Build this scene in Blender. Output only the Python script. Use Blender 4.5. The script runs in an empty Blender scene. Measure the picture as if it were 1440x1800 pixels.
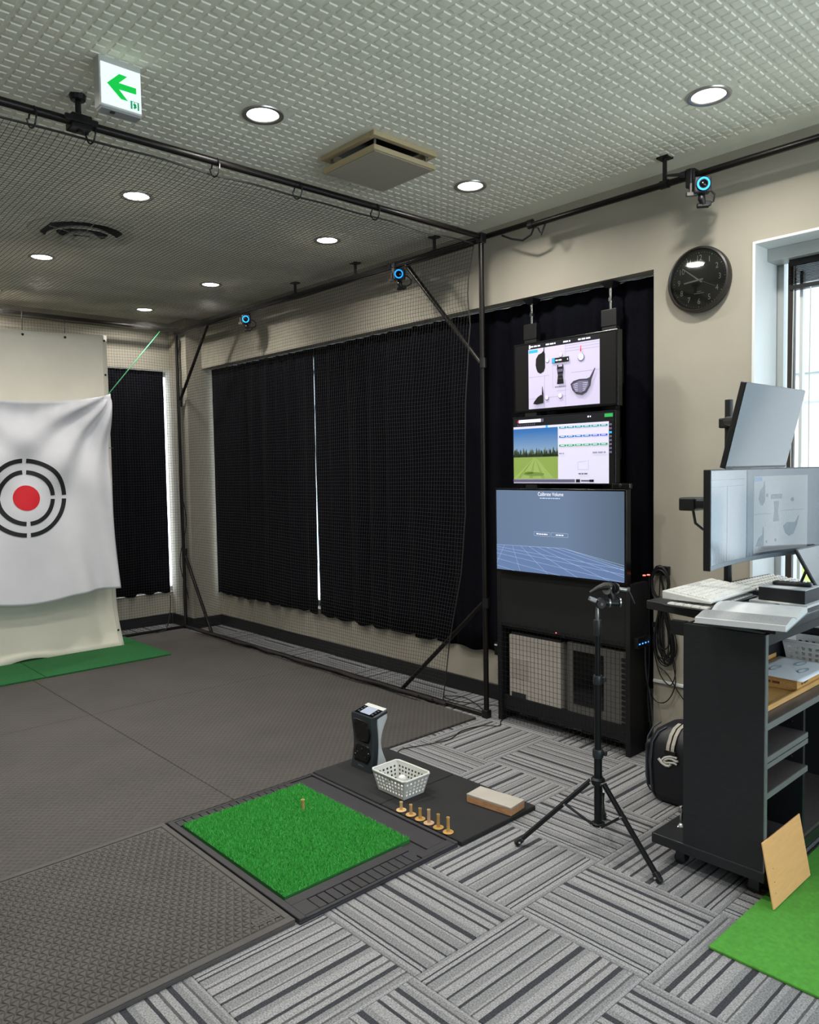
import bpy, math, random
import numpy as np
from mathutils import Vector, Matrix, noise
random.seed(7)
PI = math.pi
scene = bpy.context.scene
COL = scene.collection

# ------------------------------------------------------------------ camera
cam_data = bpy.data.cameras.new('camera'); cam = bpy.data.objects.new('camera', cam_data); COL.objects.link(cam)
cam_data.sensor_fit = 'HORIZONTAL'; cam_data.sensor_width = 36.0; cam_data.lens = 33.976
cam_data.clip_start = 0.05; cam_data.clip_end = 200
Rw = [[0.73464, -0.67824, -0.01702], [-0.0511, -0.0303, -0.99823], [0.67653, 0.73422, -0.05692]]
r, d, f = (Vector(a) for a in Rw)
m = Matrix((r, -d, -f)).transposed().to_4x4(); m.translation = (0, 0, 1.5835)
cam.matrix_world = m
scene.camera = cam

# ------------------------------------------------------------------ world, exposure
SKY = 5.2
LAMP_W = 12.5
world = bpy.data.worlds.new('overcast_sky'); scene.world = world; world.use_nodes = True
bg = world.node_tree.nodes['Background']
bg.inputs['Color'].default_value = (0.80, 0.90, 1.0, 1); bg.inputs['Strength'].default_value = SKY
scene.view_settings.view_transform = 'Standard'; scene.view_settings.look = 'None'
scene.view_settings.gamma = 1; scene.view_settings.use_curve_mapping = False
scene.view_settings.exposure = 0.12

def portal(name, loc, rot, sx, sy):
    l = bpy.data.lights.new(name, 'AREA'); l.shape = 'RECTANGLE'; l.size = sx; l.size_y = sy
    l.cycles.is_portal = True
    o = bpy.data.objects.new(name, l); COL.objects.link(o); o.location = loc; o.rotation_euler = rot
    return o
portal('window_right_offscreen', (4.14, -.575, 1.75), (0, PI/2, 0), 1.78, 3.64)     # guides sky sampling through the window's part beyond the frame; emits nothing itself
portal('window_near_end_offscreen', (1.5, -2.63, 1.75), (PI/2, 0, 0), 4.9, 1.78)   # same, for the glazing at the near end of the room

# ------------------------------------------------------------------ helpers
def lin(h):
    if isinstance(h, (tuple, list)): return tuple(h[:3])
    h = h.lstrip('#'); c = [int(h[i:i+2], 16)/255 for i in (0, 2, 4)]
    return tuple(x/12.92 if x <= .04045 else ((x+.055)/1.055)**2.4 for x in c)

MATS = {}
def M(name, col, rough=.5, metal=0., var=0., vscale=20., bump=0., bscale=60., emit=0., spec=.5, stretch=None, alpha=None, rnd=0.):
    if name in MATS: return MATS[name]
    mt = bpy.data.materials.new(name); mt.use_nodes = True; nt = mt.node_tree; N = nt.nodes; L = nt.links
    b = N['Principled BSDF']; c = lin(col)
    b.inputs['Base Color'].default_value = (*c, 1); b.inputs['Roughness'].default_value = rough
    b.inputs['Metallic'].default_value = metal; b.inputs['Specular IOR Level'].default_value = spec
    tc = N.new('ShaderNodeTexCoord'); vec = tc.outputs['Object']
    if stretch:
        mp = N.new('ShaderNodeMapping'); mp.inputs['Scale'].default_value = stretch; L.new(vec, mp.inputs['Vector']); vec = mp.outputs['Vector']
    colout = None
    if var:
        n = N.new('ShaderNodeTexNoise'); n.inputs['Scale'].default_value = vscale; n.inputs['Detail'].default_value = 5
        L.new(vec, n.inputs['Vector'])
        rp = N.new('ShaderNodeValToRGB'); rp.color_ramp.elements[0].position = .3; rp.color_ramp.elements[1].position = .7
        rp.color_ramp.elements[0].color = (*[max(0, x*(1-var)) for x in c], 1); rp.color_ramp.elements[1].color = (*[min(1, x*(1+var)) for x in c], 1)
        L.new(n.outputs['Fac'], rp.inputs['Fac']); colout = rp.outputs['Color']
    if rnd:
        oi = N.new('ShaderNodeObjectInfo'); mr = N.new('ShaderNodeMapRange'); mr.inputs[3].default_value = 1-rnd; mr.inputs[4].default_value = 1+rnd
        L.new(oi.outputs['Random'], mr.inputs[0])
        mx = N.new('ShaderNodeMix'); mx.data_type = 'RGBA'; mx.blend_type = 'MULTIPLY'; mx.inputs[0].default_value = 1
        if colout: L.new(colout, mx.inputs[6])
        else: mx.inputs[6].default_value = (*c, 1)
        L.new(mr.outputs[0], mx.inputs[7]); colout = mx.outputs[2]
    if colout: L.new(colout, b.inputs['Base Color'])
    if bump:
        n2 = N.new('ShaderNodeTexNoise'); n2.inputs['Scale'].default_value = bscale; n2.inputs['Detail'].default_value = 4
        L.new(vec, n2.inputs['Vector'])
        bm = N.new('ShaderNodeBump'); bm.inputs['Strength'].default_value = bump; bm.inputs['Distance'].default_value = .004
        L.new(n2.outputs['Fac'], bm.inputs['Height']); L.new(bm.outputs['Normal'], b.inputs['Normal'])
    if emit:
        b.inputs['Emission Color'].default_value = (*c, 1); b.inputs['Emission Strength'].default_value = emit
    MATS[name] = mt
    return mt

class MB:
    def __init__(s): s.v = []; s.f = []; s.mi = []; s.cur = 0; s.mats = []
    def use(s, mat):
        if mat not in s.mats: s.mats.append(mat)
        s.cur = s.mats.index(mat); return s
    def add(s, vs, fs):
        b = len(s.v); s.v += [tuple(x) for x in vs]
        for q in fs: s.f.append(tuple(i+b for i in q)); s.mi.append(s.cur)
        return s
    def box(s, x0, x1, y0, y1, z0, z1):
        return s.add([(x, y, z) for x in (x0, x1) for y in (y0, y1) for z in (z0, z1)],
                     [(0, 1, 3, 2), (4, 6, 7, 5), (0, 4, 5, 1), (2, 3, 7, 6), (0, 2, 6, 4), (1, 5, 7, 3)])
    def obox(s, c, sz, rot=None):
        R = rot if rot else Matrix.Identity(3); c = Vector(c)
        vs = [c + R @ Vector((a*sz[0]/2, b_*sz[1]/2, e*sz[2]/2)) for a in (-1, 1) for b_ in (-1, 1) for e in (-1, 1)]
        return s.add(vs, [(0, 1, 3, 2), (4, 6, 7, 5), (0, 4, 5, 1), (2, 3, 7, 6), (0, 2, 6, 4), (1, 5, 7, 3)])
    def cyl(s, p0, p1, r0, r1=None, n=16, caps=True):
        r1 = r0 if r1 is None else r1; p0 = Vector(p0); p1 = Vector(p1); ax = (p1-p0).normalized()
        a = ax.orthogonal().normalized(); b = ax.cross(a)
        vs = [p + rr*(a*math.cos(2*PI*i/n)+b*math.sin(2*PI*i/n)) for p, rr in ((p0, r0), (p1, r1)) for i in range(n)]
        fs = [(i, (i+1) % n, n+(i+1) % n, n+i) for i in range(n)]
        if caps: fs += [tuple(reversed(range(n))), tuple(range(n, 2*n))]
        return s.add(vs, fs)
    def tube(s, pts, r, n=6, closed=False, caps=True):
        pts = [Vector(p) for p in pts]; k = len(pts); vs = []; prev = None
        for i, p in enumerate(pts):
            if closed: t = pts[(i+1) % k]-pts[i-1]
            else: t = pts[min(i+1, k-1)]-pts[max(i-1, 0)]
            t = t.normalized() if t.length > 1e-9 else Vector((0, 0, 1))
            a = t.orthogonal().normalized() if prev is None else (prev - t*prev.dot(t))
            a = a.normalized() if a.length > 1e-6 else t.orthogonal().normalized()
            prev = a; b = t.cross(a)
            rr = r[i] if isinstance(r, (list, tuple)) else r
            vs += [p+rr*(a*math.cos(2*PI*j/n)+b*math.sin(2*PI*j/n)) for j in range(n)]
        fs = []
        for i in range(k if closed else k-1):
            o = ((i+1) % k)*n
            fs += [(i*n+j, i*n+(j+1) % n, o+(j+1) % n, o+j) for j in range(n)]
        if not closed and caps: fs += [tuple(reversed(range(n))), tuple(range((k-1)*n, k*n))]
        return s.add(vs, fs)
    def lathe(s, prof, c=(0, 0, 0), axis=(0, 0, 1), n=32, caps=True):
        ax = Vector(axis).normalized(); a = ax.orthogonal().normalized(); b = ax.cross(a); c = Vector(c); vs = []
        for rr, h in prof: vs += [c+ax*h+rr*(a*math.cos(2*PI*i/n)+b*math.sin(2*PI*i/n)) for i in range(n)]
        fs = [(k*n+i, k*n+(i+1) % n, (k+1)*n+(i+1) % n, (k+1)*n+i) for k in range(len(prof)-1) for i in range(n)]
        if caps and prof[0][0] > 1e-6: fs.append(tuple(reversed(range(n))))
        if caps and prof[-1][0] > 1e-6: fs.append(tuple(range((len(prof)-1)*n, len(prof)*n)))
        return s.add(vs, fs)
    def prism(s, poly, o, u, v, h):
        """2D poly in plane (o,u,v) extruded along h vector"""
        o, u, v, h = Vector(o), Vector(u), Vector(v), Vector(h); n = len(poly)
        vs = [o+u*a+v*b for a, b in poly]; vs += [q+h for q in vs]
        return s.add(vs, [tuple(reversed(range(n))), tuple(range(n, 2*n))] + [(i, (i+1) % n, n+(i+1) % n, n+i) for i in range(n)])
    def loft(s, secs, n=5):
        """secs: (z,x0,x1,y0,y1,corner radius)"""
        rings = []
        for z, x0, x1, y0, y1, rd in secs:
            ring = []
            for cx, cy, a0 in ((x1-rd, y1-rd, 0), (x0+rd, y1-rd, PI/2), (x0+rd, y0+rd, PI), (x1-rd, y0+rd, 1.5*PI)):
                for i in range(n+1):
                    a = a0+PI/2*i/n; ring.append((cx+rd*math.cos(a), cy+rd*math.sin(a), z))
            rings.append(ring)
        k = len(rings[0]); vs = [q for ring in rings for q in ring]
        fs = [(j*k+i, j*k+(i+1) % k, (j+1)*k+(i+1) % k, (j+1)*k+i) for j in range(len(rings)-1) for i in range(k)]
        fs += [tuple(reversed(range(k))), tuple(range((len(rings)-1)*k, len(rings)*k))]
        return s.add(vs, fs)
    def sheet(s, fn, nu, nv, two=False):
        vs = [fn(i/nu, j/nv) for j in range(nv+1) for i in range(nu+1)]
        return s.add(vs, [(j*(nu+1)+i, j*(nu+1)+i+1, (j+1)*(nu+1)+i+1, (j+1)*(nu+1)+i) for j in range(nv) for i in range(nu)])
    def build(s, name, mat=None, parent=None, bevel=0, smooth=False, solid=0, seg=2, angle=.6):
        me = bpy.data.meshes.new(name); me.from_pydata(s.v, [], s.f)
        if s.mats:
            for mm in s.mats: me.materials.append(mm)
            me.polygons.foreach_set('material_index', s.mi)
        elif mat: me.materials.append(mat)
        if smooth:
            me.polygons.foreach_set('use_smooth', [True]*len(me.polygons))
            try: me.set_sharp_from_angle(angle=angle)
            except Exception: pass
        me.update()
        o = bpy.data.objects.new(name, me); COL.objects.link(o)
        if parent is not None:
            o.parent = parent; o.matrix_parent_inverse = Matrix.Translation(-parent.location) if parent.type == 'EMPTY' else Matrix.Identity(4)
        if bevel:
            md = o.modifiers.new('bevel', 'BEVEL'); md.width = bevel; md.segments = seg; md.limit_method = 'ANGLE'; md.angle_limit = .6
        if solid:
            md = o.modifiers.new('solid', 'SOLIDIFY'); md.thickness = solid; md.offset = 0
        return o

def tag(o, label=None, cat=None, group=None, kind=None):
    if label: o['label'] = label
    if cat: o['category'] = cat
    if group: o['group'] = group
    if kind: o['kind'] = kind
    return o
def root(name, loc, label, cat, group=None):
    o = bpy.data.objects.new(name, None); COL.objects.link(o); o.location = loc; o.empty_display_size = .05
    return tag(o, label, cat, group)
def struct(o): o['kind'] = 'structure'; return o
def copy_tree(o, parent=None):
    c = o.copy(); COL.objects.link(c); c.parent = parent
    for ch in list(o.children): copy_tree(ch, c)
    return c

def rotm(ax, a): return Matrix.Rotation(a, 3, ax)

# flat print on a plane: u = viewer's right, v = viewer's down, both in metres from the top-left corner
TXT = {}
def text_mesh(t, align):
    if (t, align) in TXT: return TXT[(t, align)]
    cu = bpy.data.curves.new('lettering', 'FONT'); cu.body = t; cu.align_x = align; cu.align_y = 'CENTER'; cu.resolution_u = 3
    ob = bpy.data.objects.new('lettering', cu); COL.objects.link(ob)
    bpy.context.view_layer.update()
    dg = bpy.context.evaluated_depsgraph_get()
    me = bpy.data.meshes.new_from_object(ob.evaluated_get(dg))
    out = ([tuple(v.co[:2]) for v in me.vertices], [tuple(q.vertices) for q in me.polygons])
    bpy.data.objects.remove(ob); bpy.data.curves.remove(cu); bpy.data.meshes.remove(me)
    TXT[(t, align)] = out
    return out
class Canvas:
    def __init__(s, o, u, v, w, h, lift=.0006):
        s.o = Vector(o); s.u = Vector(u); s.v = Vector(v); s.n = s.v.cross(s.u).normalized()
        s.w = w; s.h = h; s.mb = MB(); s.lay = 1; s.lift = lift; s.bend = None
    def pt(s, a, b):
        q = s.o+s.u*a*s.w+s.v*b*s.h+s.n*s.lift*s.lay
        if s.bend: q = q + s.bend(a)
        return q
    def poly(s, pts, mat):
        s.mb.use(mat); s.mb.add([s.pt(a, b) for a, b in pts], [tuple(range(len(pts)))])
    def rect(s, a0, b0, a1, b1, mat, k=1):
        s.mb.use(mat)
        for i in range(k):
            x0 = a0+(a1-a0)*i/k; x1 = a0+(a1-a0)*(i+1)/k
            s.mb.add([s.pt(x0, b0), s.pt(x1, b0), s.pt(x1, b1), s.pt(x0, b1)], [(0, 1, 2, 3)])
    def ell(s, a, b, ra, rb, mat, n=24): s.poly([(a+ra*math.cos(2*PI*i/n), b+rb*math.sin(2*PI*i/n)) for i in range(n)], mat)
    def text(s, t, a, b, size, mat, align='CENTER', squeeze=1., rot=0):
        vs, fs = text_mesh(t, align); s.mb.use(mat); k = size
        s.mb.add([s.pt(a+(x*squeeze*k)/s.w, b-(y*k)/s.h) for x, y in vs], fs)
    def line(s, a0, b0, a1, b1, t, mat):
        dx, dy = (a1-a0)*s.w, (b1-b0)*s.h; l = math.hypot(dx, dy) or 1; nx, ny = -dy/l*t/2, dx/l*t/2
        s.poly([(a0+nx/s.w, b0+ny/s.h), (a1+nx/s.w, b1+ny/s.h), (a1-nx/s.w, b1-ny/s.h), (a0-nx/s.w, b0-ny/s.h)], mat)
    def words(s, a, b, wid, hgt, mat, seed=1):
        rr = random.Random(seed); x = a-wid/2; e = a+wid/2
        while x < e-.004/s.w:
            l = min(e-x, rr.uniform(1.5, 4)*hgt*s.h/s.w); s.rect(x, b-hgt/2, x+l, b+hgt/2, mat); x += l+.6*hgt*s.h/s.w
    def up(s): s.lay += 1
    def build(s, name, parent): return s.mb.build(name, None, parent)

def L_(name, col, st):
    mt = M('lit_'+name, '#0b0d10', rough=.14, spec=.9, emit=st); mt.node_tree.nodes['Principled BSDF'].inputs['Emission Color'].default_value = (*lin(col), 1); return mt
def E_(name, col, st): return M('glow_'+name, col, rough=.35, emit=st)

# ------------------------------------------------------------------ materials
WALL = M('wall_paint', '#aaa496', .85, var=.05, vscale=3, bump=.12, bscale=180)
CEIL = M('ceiling_board', '#edecdb', .9, var=.05, vscale=6, bump=.2, bscale=120)
BASEB = M('baseboard_vinyl', '#17191c', .45)
WHITE_TRIM = M('reveal_white', '#dfe3e2', .6)
BLK_METAL = M('black_steel_tube', '#15110f', .38, .3, var=.1)
BLK = M('black_plastic', '#0c0d10', .45)
BLK_GLOSS = M('black_gloss', '#08090b', .12)
DKGREY = M('dark_grey_plastic', '#26292c', .5)
CHROME = M('chrome', '#d8d8d8', .12, 1.)
STEEL = M('brushed_steel', '#a9abad', .3, 1.)
WHITE_PL = M('white_plastic', '#cfd0cc', .4)
NETM = M('net_cord', '#262321', .8)
CURT = M('navy_black_curtain', '#0d0e15', .95, var=.25, vscale=60, bump=.25, bscale=400, spec=.08)
RUB = M('grey_rubber', '#4d4a48', .75, var=.10, vscale=5, bump=.25, bscale=220)
RUB2 = M('charcoal_rubber', '#2d2c30', .55, var=.14, vscale=7, bump=.25, bscale=200)
RUBBLK = M('black_rubber', '#18191a', .8, var=.15, vscale=9, bump=.4, bscale=300)
FELT = M('dark_green_felt', '#16602b', .95, var=.12, vscale=40, bump=.5, bscale=500)
FELT2 = M('bright_green_felt', '#4f9a35', .95, var=.12, vscale=60, bump=.6, bscale=600)
BAMBOO = M('bamboo', '#c59a5d', .5, var=.12, vscale=6, stretch=(2, 30, 30))
PLY = M('plywood_board', '#eeb47a', .45, var=.04, vscale=5, stretch=(3, 3, 20))
OAKBLK = M('ebony_laminate', '#1b1d21', .42, var=.35, vscale=6, stretch=(4, 4, 55), bump=.1, bscale=60)
SHELF = M('walnut_laminate', '#4a4443', .4, var=.25, vscale=6, stretch=(6, 40, 6))
EDGE = M('grey_edge_band', '#6e6f70', .4, var=.25, vscale=10, stretch=(20, 60, 60))
PAPER = M('paper', '#c2c4c4', .8, var=.03, vscale=30)

# carpet tile material: stripes along local Y, colour by local X
def carpet():
    mt = bpy.data.materials.new('striped_carpet'); mt.use_nodes = True; nt = mt.node_tree; N = nt.nodes; L = nt.links
    b = N['Principled BSDF']; b.inputs['Roughness'].default_value = .95; b.inputs['Specular IOR Level'].default_value = .1
    tc = N.new('ShaderNodeTexCoord'); sp = N.new('ShaderNodeSeparateXYZ'); L.new(tc.outputs['Object'], sp.inputs[0])
    # slight wobble
    nz = N.new('ShaderNodeTexNoise'); nz.inputs['Scale'].default_value = 25; L.new(tc.outputs['Object'], nz.inputs['Vector'])
    ma = N.new('ShaderNodeMath'); ma.operation = 'MULTIPLY_ADD'; ma.inputs[1].default_value = .006; ma.inputs[2].default_value = .497
    L.new(nz.outputs['Fac'], ma.inputs[0])
    md = N.new('ShaderNodeMath'); md.operation = 'MULTIPLY_ADD'; md.inputs[1].default_value = 2.0; L.new(sp.outputs['X'], md.inputs[0]); L.new(ma.outputs[0], md.inputs[2])
    rp = N.new('ShaderNodeValToRGB'); cr = rp.color_ramp; cr.interpolation = 'CONSTANT'
    Lc, Mc, Dc, mc = lin('#909092'), lin('#7e7f81'), lin('#3d3e43'), lin('#58585a')
    stops = [(0, Mc), (.025, Lc), (.055, Dc), (.07, Lc), (.095, Dc), (.11, Mc), (.17, Lc), (.195, mc), (.21, Lc), (.275, Dc), (.29, Mc), (.34, Lc),
             (.375, Dc), (.392, Mc), (.46, Lc), (.475, mc), (.487, Lc), (.535, Dc), (.575, Mc), (.62, Lc), (.685, Dc), (.71, Lc), (.765, mc), (.785, Lc),
             (.825, Dc), (.86, Mc), (.90, Lc), (.925, mc), (.94, Mc), (.975, Lc)]
    while len(cr.elements) > 1: cr.elements.remove(cr.elements[-1])
    cr.elements[0].position = 0; cr.elements[0].color = (*stops[0][1], 1)
    for p, c in stops[1:]: e = cr.elements.new(p); e.color = (*c, 1)
    L.new(md.outputs[0], rp.inputs['Fac'])
    sk = N.new('ShaderNodeTexNoise'); sk.inputs['Scale'].default_value = 190; sk.inputs['Detail'].default_value = 3; L.new(tc.outputs['Object'], sk.inputs['Vector'])
    mr = N.new('ShaderNodeMapRange'); mr.inputs[1].default_value = .3; mr.inputs[2].default_value = .7; mr.inputs[3].default_value = .55; mr.inputs[4].default_value = 1.38
    L.new(sk.outputs['Fac'], mr.inputs[0])
    oi = N.new('ShaderNodeObjectInfo'); m2 = N.new('ShaderNodeMapRange'); m2.inputs[3].default_value = .93; m2.inputs[4].default_value = 1.05; L.new(oi.outputs['Random'], m2.inputs[0])
    mm = N.new('ShaderNodeMath'); mm.operation = 'MULTIPLY'; L.new(mr.outputs[0], mm.inputs[0]); L.new(m2.outputs[0], mm.inputs[1])
    mx = N.new('ShaderNodeMix'); mx.data_type = 'RGBA'; mx.blend_type = 'MULTIPLY'; mx.inputs[0].default_value = 1
    L.new(rp.outputs['Color'], mx.inputs[6]); L.new(mm.outputs[0], mx.inputs[7]); L.new(mx.outputs[2], b.inputs['Base Color'])
    bp = N.new('ShaderNodeBump'); bp.inputs['Strength'].default_value = .5; bp.inputs['Distance'].default_value = .003; L.new(sk.outputs['Fac'], bp.inputs['Height']); L.new(bp.outputs['Normal'], b.inputs['Normal'])
    return mt
CARPET = carpet()

def studded():
    mt = bpy.data.materials.new('studded_rubber'); mt.use_nodes = True; nt = mt.node_tree; N = nt.nodes; L = nt.links
    b = N['Principled BSDF']; b.inputs['Roughness'].default_value = .72
    tc = N.new('ShaderNodeTexCoord'); sp = N.new('ShaderNodeSeparateXYZ'); L.new(tc.outputs['Object'], sp.inputs[0])
    def sn(sock, k):
        a = N.new('ShaderNodeMath'); a.operation = 'MULTIPLY'; a.inputs[1].default_value = k; L.new(sock, a.inputs[0])
        c = N.new('ShaderNodeMath'); c.operation = 'SINE'; L.new(a.outputs[0], c.inputs[0]); return c.outputs[0]
    p = N.new('ShaderNodeMath'); p.operation = 'MULTIPLY'; L.new(sn(sp.outputs['X'], 2*PI/.038), p.inputs[0]); L.new(sn(sp.outputs['Y'], 2*PI/.038), p.inputs[1])
    rp = N.new('ShaderNodeValToRGB'); e = rp.color_ramp.elements; e[0].position = 0.42; e[1].position = .78
    e[0].color = (*lin('#474340'), 1); e[1].color = (*lin('#383532'), 1)
    mr = N.new('ShaderNodeMapRange'); mr.inputs[1].default_value = -1; mr.inputs[2].default_value = 1; L.new(p.outputs[0], mr.inputs[0]); L.new(mr.outputs[0], rp.inputs['Fac'])
    nz = N.new('ShaderNodeTexNoise'); nz.inputs['Scale'].default_value = 3.0; nz.inputs['Detail'].default_value = 6; L.new(tc.outputs['Object'], nz.inputs['Vector'])
    m2 = N.new('ShaderNodeMapRange'); m2.inputs[1].default_value = .3; m2.inputs[2].default_value = .7; m2.inputs[3].default_value = .86; m2.inputs[4].default_value = 1.12; L.new(nz.outputs['Fac'], m2.inputs[0])
    mx = N.new('ShaderNodeMix'); mx.data_type = 'RGBA'; mx.blend_type = 'MULTIPLY'; mx.inputs[0].default_value = 1
    L.new(rp.outputs['Color'], mx.inputs[6]); L.new(m2.outputs[0], mx.inputs[7]); L.new(mx.outputs[2], b.inputs['Base Color'])
    bp = N.new('ShaderNodeBump'); bp.inputs['Strength'].default_value = .6; bp.inputs['Distance'].default_value = .004; bp.invert = True
    L.new(mr.outputs[0], bp.inputs['Height']); L.new(bp.outputs['Normal'], b.inputs['Normal'])
    return mt
STUD = studded()

# ================================================================== THE SETTING
H = 3.10
XW, XN, XO = 3.80, 3.94, 4.12       # pier face, niche face, outer face of the right wall
YB = 7.64
fl = struct(MB().box(-2.6, 4.12, -2.5, 7.8, -.12, -.008).build('floor', M('floor_screed', '#6b6864', .9)))
# carpet tiles, 50 cm, laid quarter-turned
TX, TY, T = 2.0678, 1.7158, .5
full = None
for i in range(-9, 4):
    for j in range(-8, 12):
        x0, y0 = TX+i*T, TY+j*T; x1, y1 = x0+T, y0+T
        if x0 < -1.2 or y0 < -1.0: continue
        if y0 > 3.3 and x1 < 3.5: continue
        if i == 3:
            x1 = min(x1, 3.925 if y0 > 2.1 else 3.79)
            if y1 > 7.16: y1 = 7.14
            if y0 > 7.1: continue
        cx, cy = x0+T/2, y0+T/2
        along_y = (i+j) % 2 != 0
        g = .0006
        if x1-x0 > .49 and y1-y0 > .49:
            if full is None:
                full = MB().box(-T/2+g, T/2-g, -T/2+g, T/2-g, -.0078, 0).build('carpet_tile', CARPET, fl, bevel=.002, seg=1); o = full
            else:
                o = full.copy(); COL.objects.link(o)
            o.location = (cx, cy, 0); o.rotation_euler = (0, 0, (0 if along_y else PI/2) + (PI if random.random() < .3 else 0))
        else:
            ax0, ax1, ay0, ay1 = x0-cx+g, x1-cx-g, y0-cy+g, y1-cy-g
            if along_y: o = MB().box(ax0, ax1, ay0, ay1, -.0078, 0).build('carpet_tile', CARPET, fl); o.location = (cx, cy, 0)
            else: o = MB().box(ay0, ay1, -ax1, -ax0, -.0078, 0).build('carpet_tile', CARPET, fl); o.location = (cx, cy, 0); o.rotation_euler = (0, 0, PI/2)
# floor has identity transform, so the default parent inverse is right

HOLES = ((2.36, 2.66, 2.75, 3.05), (1.87-.215, 1.87+.215, 5.03-.215, 5.03+.215))
cm_ = MB(); xs_ = sorted({-2.6, 4.12, *[h[0] for h in HOLES], *[h[1] for h in HOLES]}); ys_ = sorted({-2.5, 7.8, *[h[2] for h in HOLES], *[h[3] for h in HOLES]})
for i in range(len(xs_)-1):
    for j in range(len(ys_)-1):
        mx_, my_ = (xs_[i]+xs_[i+1])/2, (ys_[j]+ys_[j+1])/2
        if not any(h[0] < mx_ < h[1] and h[2] < my_ < h[3] for h in HOLES): cm_.box(xs_[i], xs_[i+1], ys_[j], ys_[j+1], H, H+.12)
ceil = struct(cm_.build('ceiling', CEIL))
def duct(h, parent):
    x0, x1, y0, y1 = h; t = .004; z0, z1 = H+.001, H+.55; d_ = MB()
    d_.box(x0, x0+t, y0, y1, z0, z1); d_.box(x1-t, x1, y0, y1, z0, z1); d_.box(x0+t, x1-t, y0, y0+t, z0, z1); d_.box(x0+t, x1-t, y1-t, y1, z0, z1); d_.box(x0, x1, y0, y1, z1, z1+t)
    return d_.build('duct', M('dusty_galvanised', '#6f6f6b', .7, .2), parent)
LAMPS = [(x, y) for x in (.56, 1.86, 3.16) for y in (1.56, 2.90, 4.19, 5.77, 7.03)]
def ceil_relief():
    p, w, hgt, bev = .0527, .037, .0038, .0032
    vs, fs = [], []
    for a in range(-40, 49):
        for b_ in range(-45, 98):
            x, y = 1.223+.018+a*p, 2.387+.018+b_*p
            if x > 3.66 or y > 7.52: continue
            if any((x-lx)**2+(y-ly)**2 < .108**2 for lx, ly in LAMPS): continue
            if abs(x-2.51) < .23 and abs(y-2.90) < .23: continue
            if (x-1.87)**2+(y-5.03)**2 < .34**2: continue
            k = len(vs); h0, h1 = w/2, w/2-bev
            vs += [(x-h0, y-h0, H), (x+h0, y-h0, H), (x+h0, y+h0, H), (x-h0, y+h0, H),
                   (x-h1, y-h1, H-hgt), (x+h1, y-h1, H-hgt), (x+h1, y+h1, H-hgt), (x-h1, y+h1, H-hgt)]
            fs += [(k+4, k+7, k+6, k+5), (k, k+4, k+5, k+1), (k+1, k+5, k+6, k+2), (k+2, k+6, k+7, k+3), (k+3, k+7, k+4, k)]
    mb = MB(); mb.v = vs; mb.f = fs; mb.mi = [0]*len(fs)
    o = mb.build('embossed_relief', CEIL, ceil); o['kind'] = 'stuff'; o['label'] = 'small raised square pads embossed all over the ceiling boards'
ceil_relief()

HZ, WZ, SZ = 2.615, 2.64, .85
wr = MB()
wr.box(XW, XO, 1.65, 2.175, 0, H)                 # pier with the clock
wr.box(XW, XO, 2.175, 7.17, HZ, H)                # header over the curtained window
wr.box(XN, XO, 2.175, 7.17, 0, .37)               # low wall under it
wr.box(3.63, XO, 7.17, YB, 0, H); wr.box(3.74, XO, YB, 7.80, 0, H)                # corner pillar
wr.box(XW, XO, -2.4, 1.65, WZ, H); wr.box(XW, XO, -2.4, 1.65, 0, SZ); wr.box(XW, XO, -2.5, -2.4, 0, H)
struct(wr.build('wall_right', WALL))
wb = MB(); wb.box(-2.6, 3.63, 7.55, 7.80, 2.62, H); wb.box(3.63, 3.74, YB, 7.80, 2.62, H); wb.box(.9, 3.74, YB, 7.80, 0, .33); wb.box(-2.6, .9, YB, 7.8, 0, 2.62)
struct(wb.build('wall_back', WALL))
struct(MB().box(-2.72, -2.6, -2.5, 7.8, 0, H).build('wall_left', WALL))
wf = MB(); wf.box(-2.6, XO, -2.62, -2.5, 0, SZ); wf.box(-2.6, XO, -2.62, -2.5, WZ, H); wf.box(-2.6, -1, -2.62, -2.5, SZ, WZ); wf.box(4.0, XO, -2.62, -2.5, SZ, WZ)
struct(wf.build('wall_front', WALL))
bb = MB(); bb.box(3.925, XN, 2.175, 7.155, 0, .105); bb.box(3.615, XN, 7.155, 7.17, 0, .105); bb.box(3.615, 3.63, 7.17, 7.625, 0, .105)
bb.box(3.785, XW, -2.4, 2.175, 0, .105); bb.box(3.785, XN, 2.16+.015, 2.19, 0, .105)
struct(bb.build('baseboard_right', BASEB, bevel=.003, seg=1))
struct(MB().box(-2.6, 3.615, 7.625, YB, 0, .105).build('baseboard_back', BASEB, bevel=.003, seg=1))

GLASS = bpy.data.materials.new('window_glass'); GLASS.use_nodes = True
_n = GLASS.node_tree.nodes; _l = GLASS.node_tree.links; _n.remove(_n['Principled BSDF'])
_t = _n.new('ShaderNodeBsdfTransparent'); _g = _n.new('ShaderNodeBsdfGlossy'); _g.inputs['Roughness'].default_value = .02
_lw = _n.new('ShaderNodeLayerWeight'); _lw.inputs['Blend'].default_value = .5; _pw = _n.new('ShaderNodeMath'); _pw.operation = 'POWER'; _pw.inputs[1].default_value = 4; _l.new(_lw.outputs['Facing'], _pw.inputs[0])
_fr = _n.new('ShaderNodeMath'); _fr.operation = 'MULTIPLY_ADD'; _fr.inputs[1].default_value = .85; _fr.inputs[2].default_value = .03; _l.new(_pw.outputs[0], _fr.inputs[0]); _mx = _n.new('ShaderNodeMixShader')
_l.new(_fr.outputs[0], _mx.inputs[0]); _l.new(_t.outputs[0], _mx.inputs[1]); _l.new(_g.outputs[0], _mx.inputs[2]); _l.new(_mx.outputs[0], _n['Material Output'].inputs['Surface'])
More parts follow.
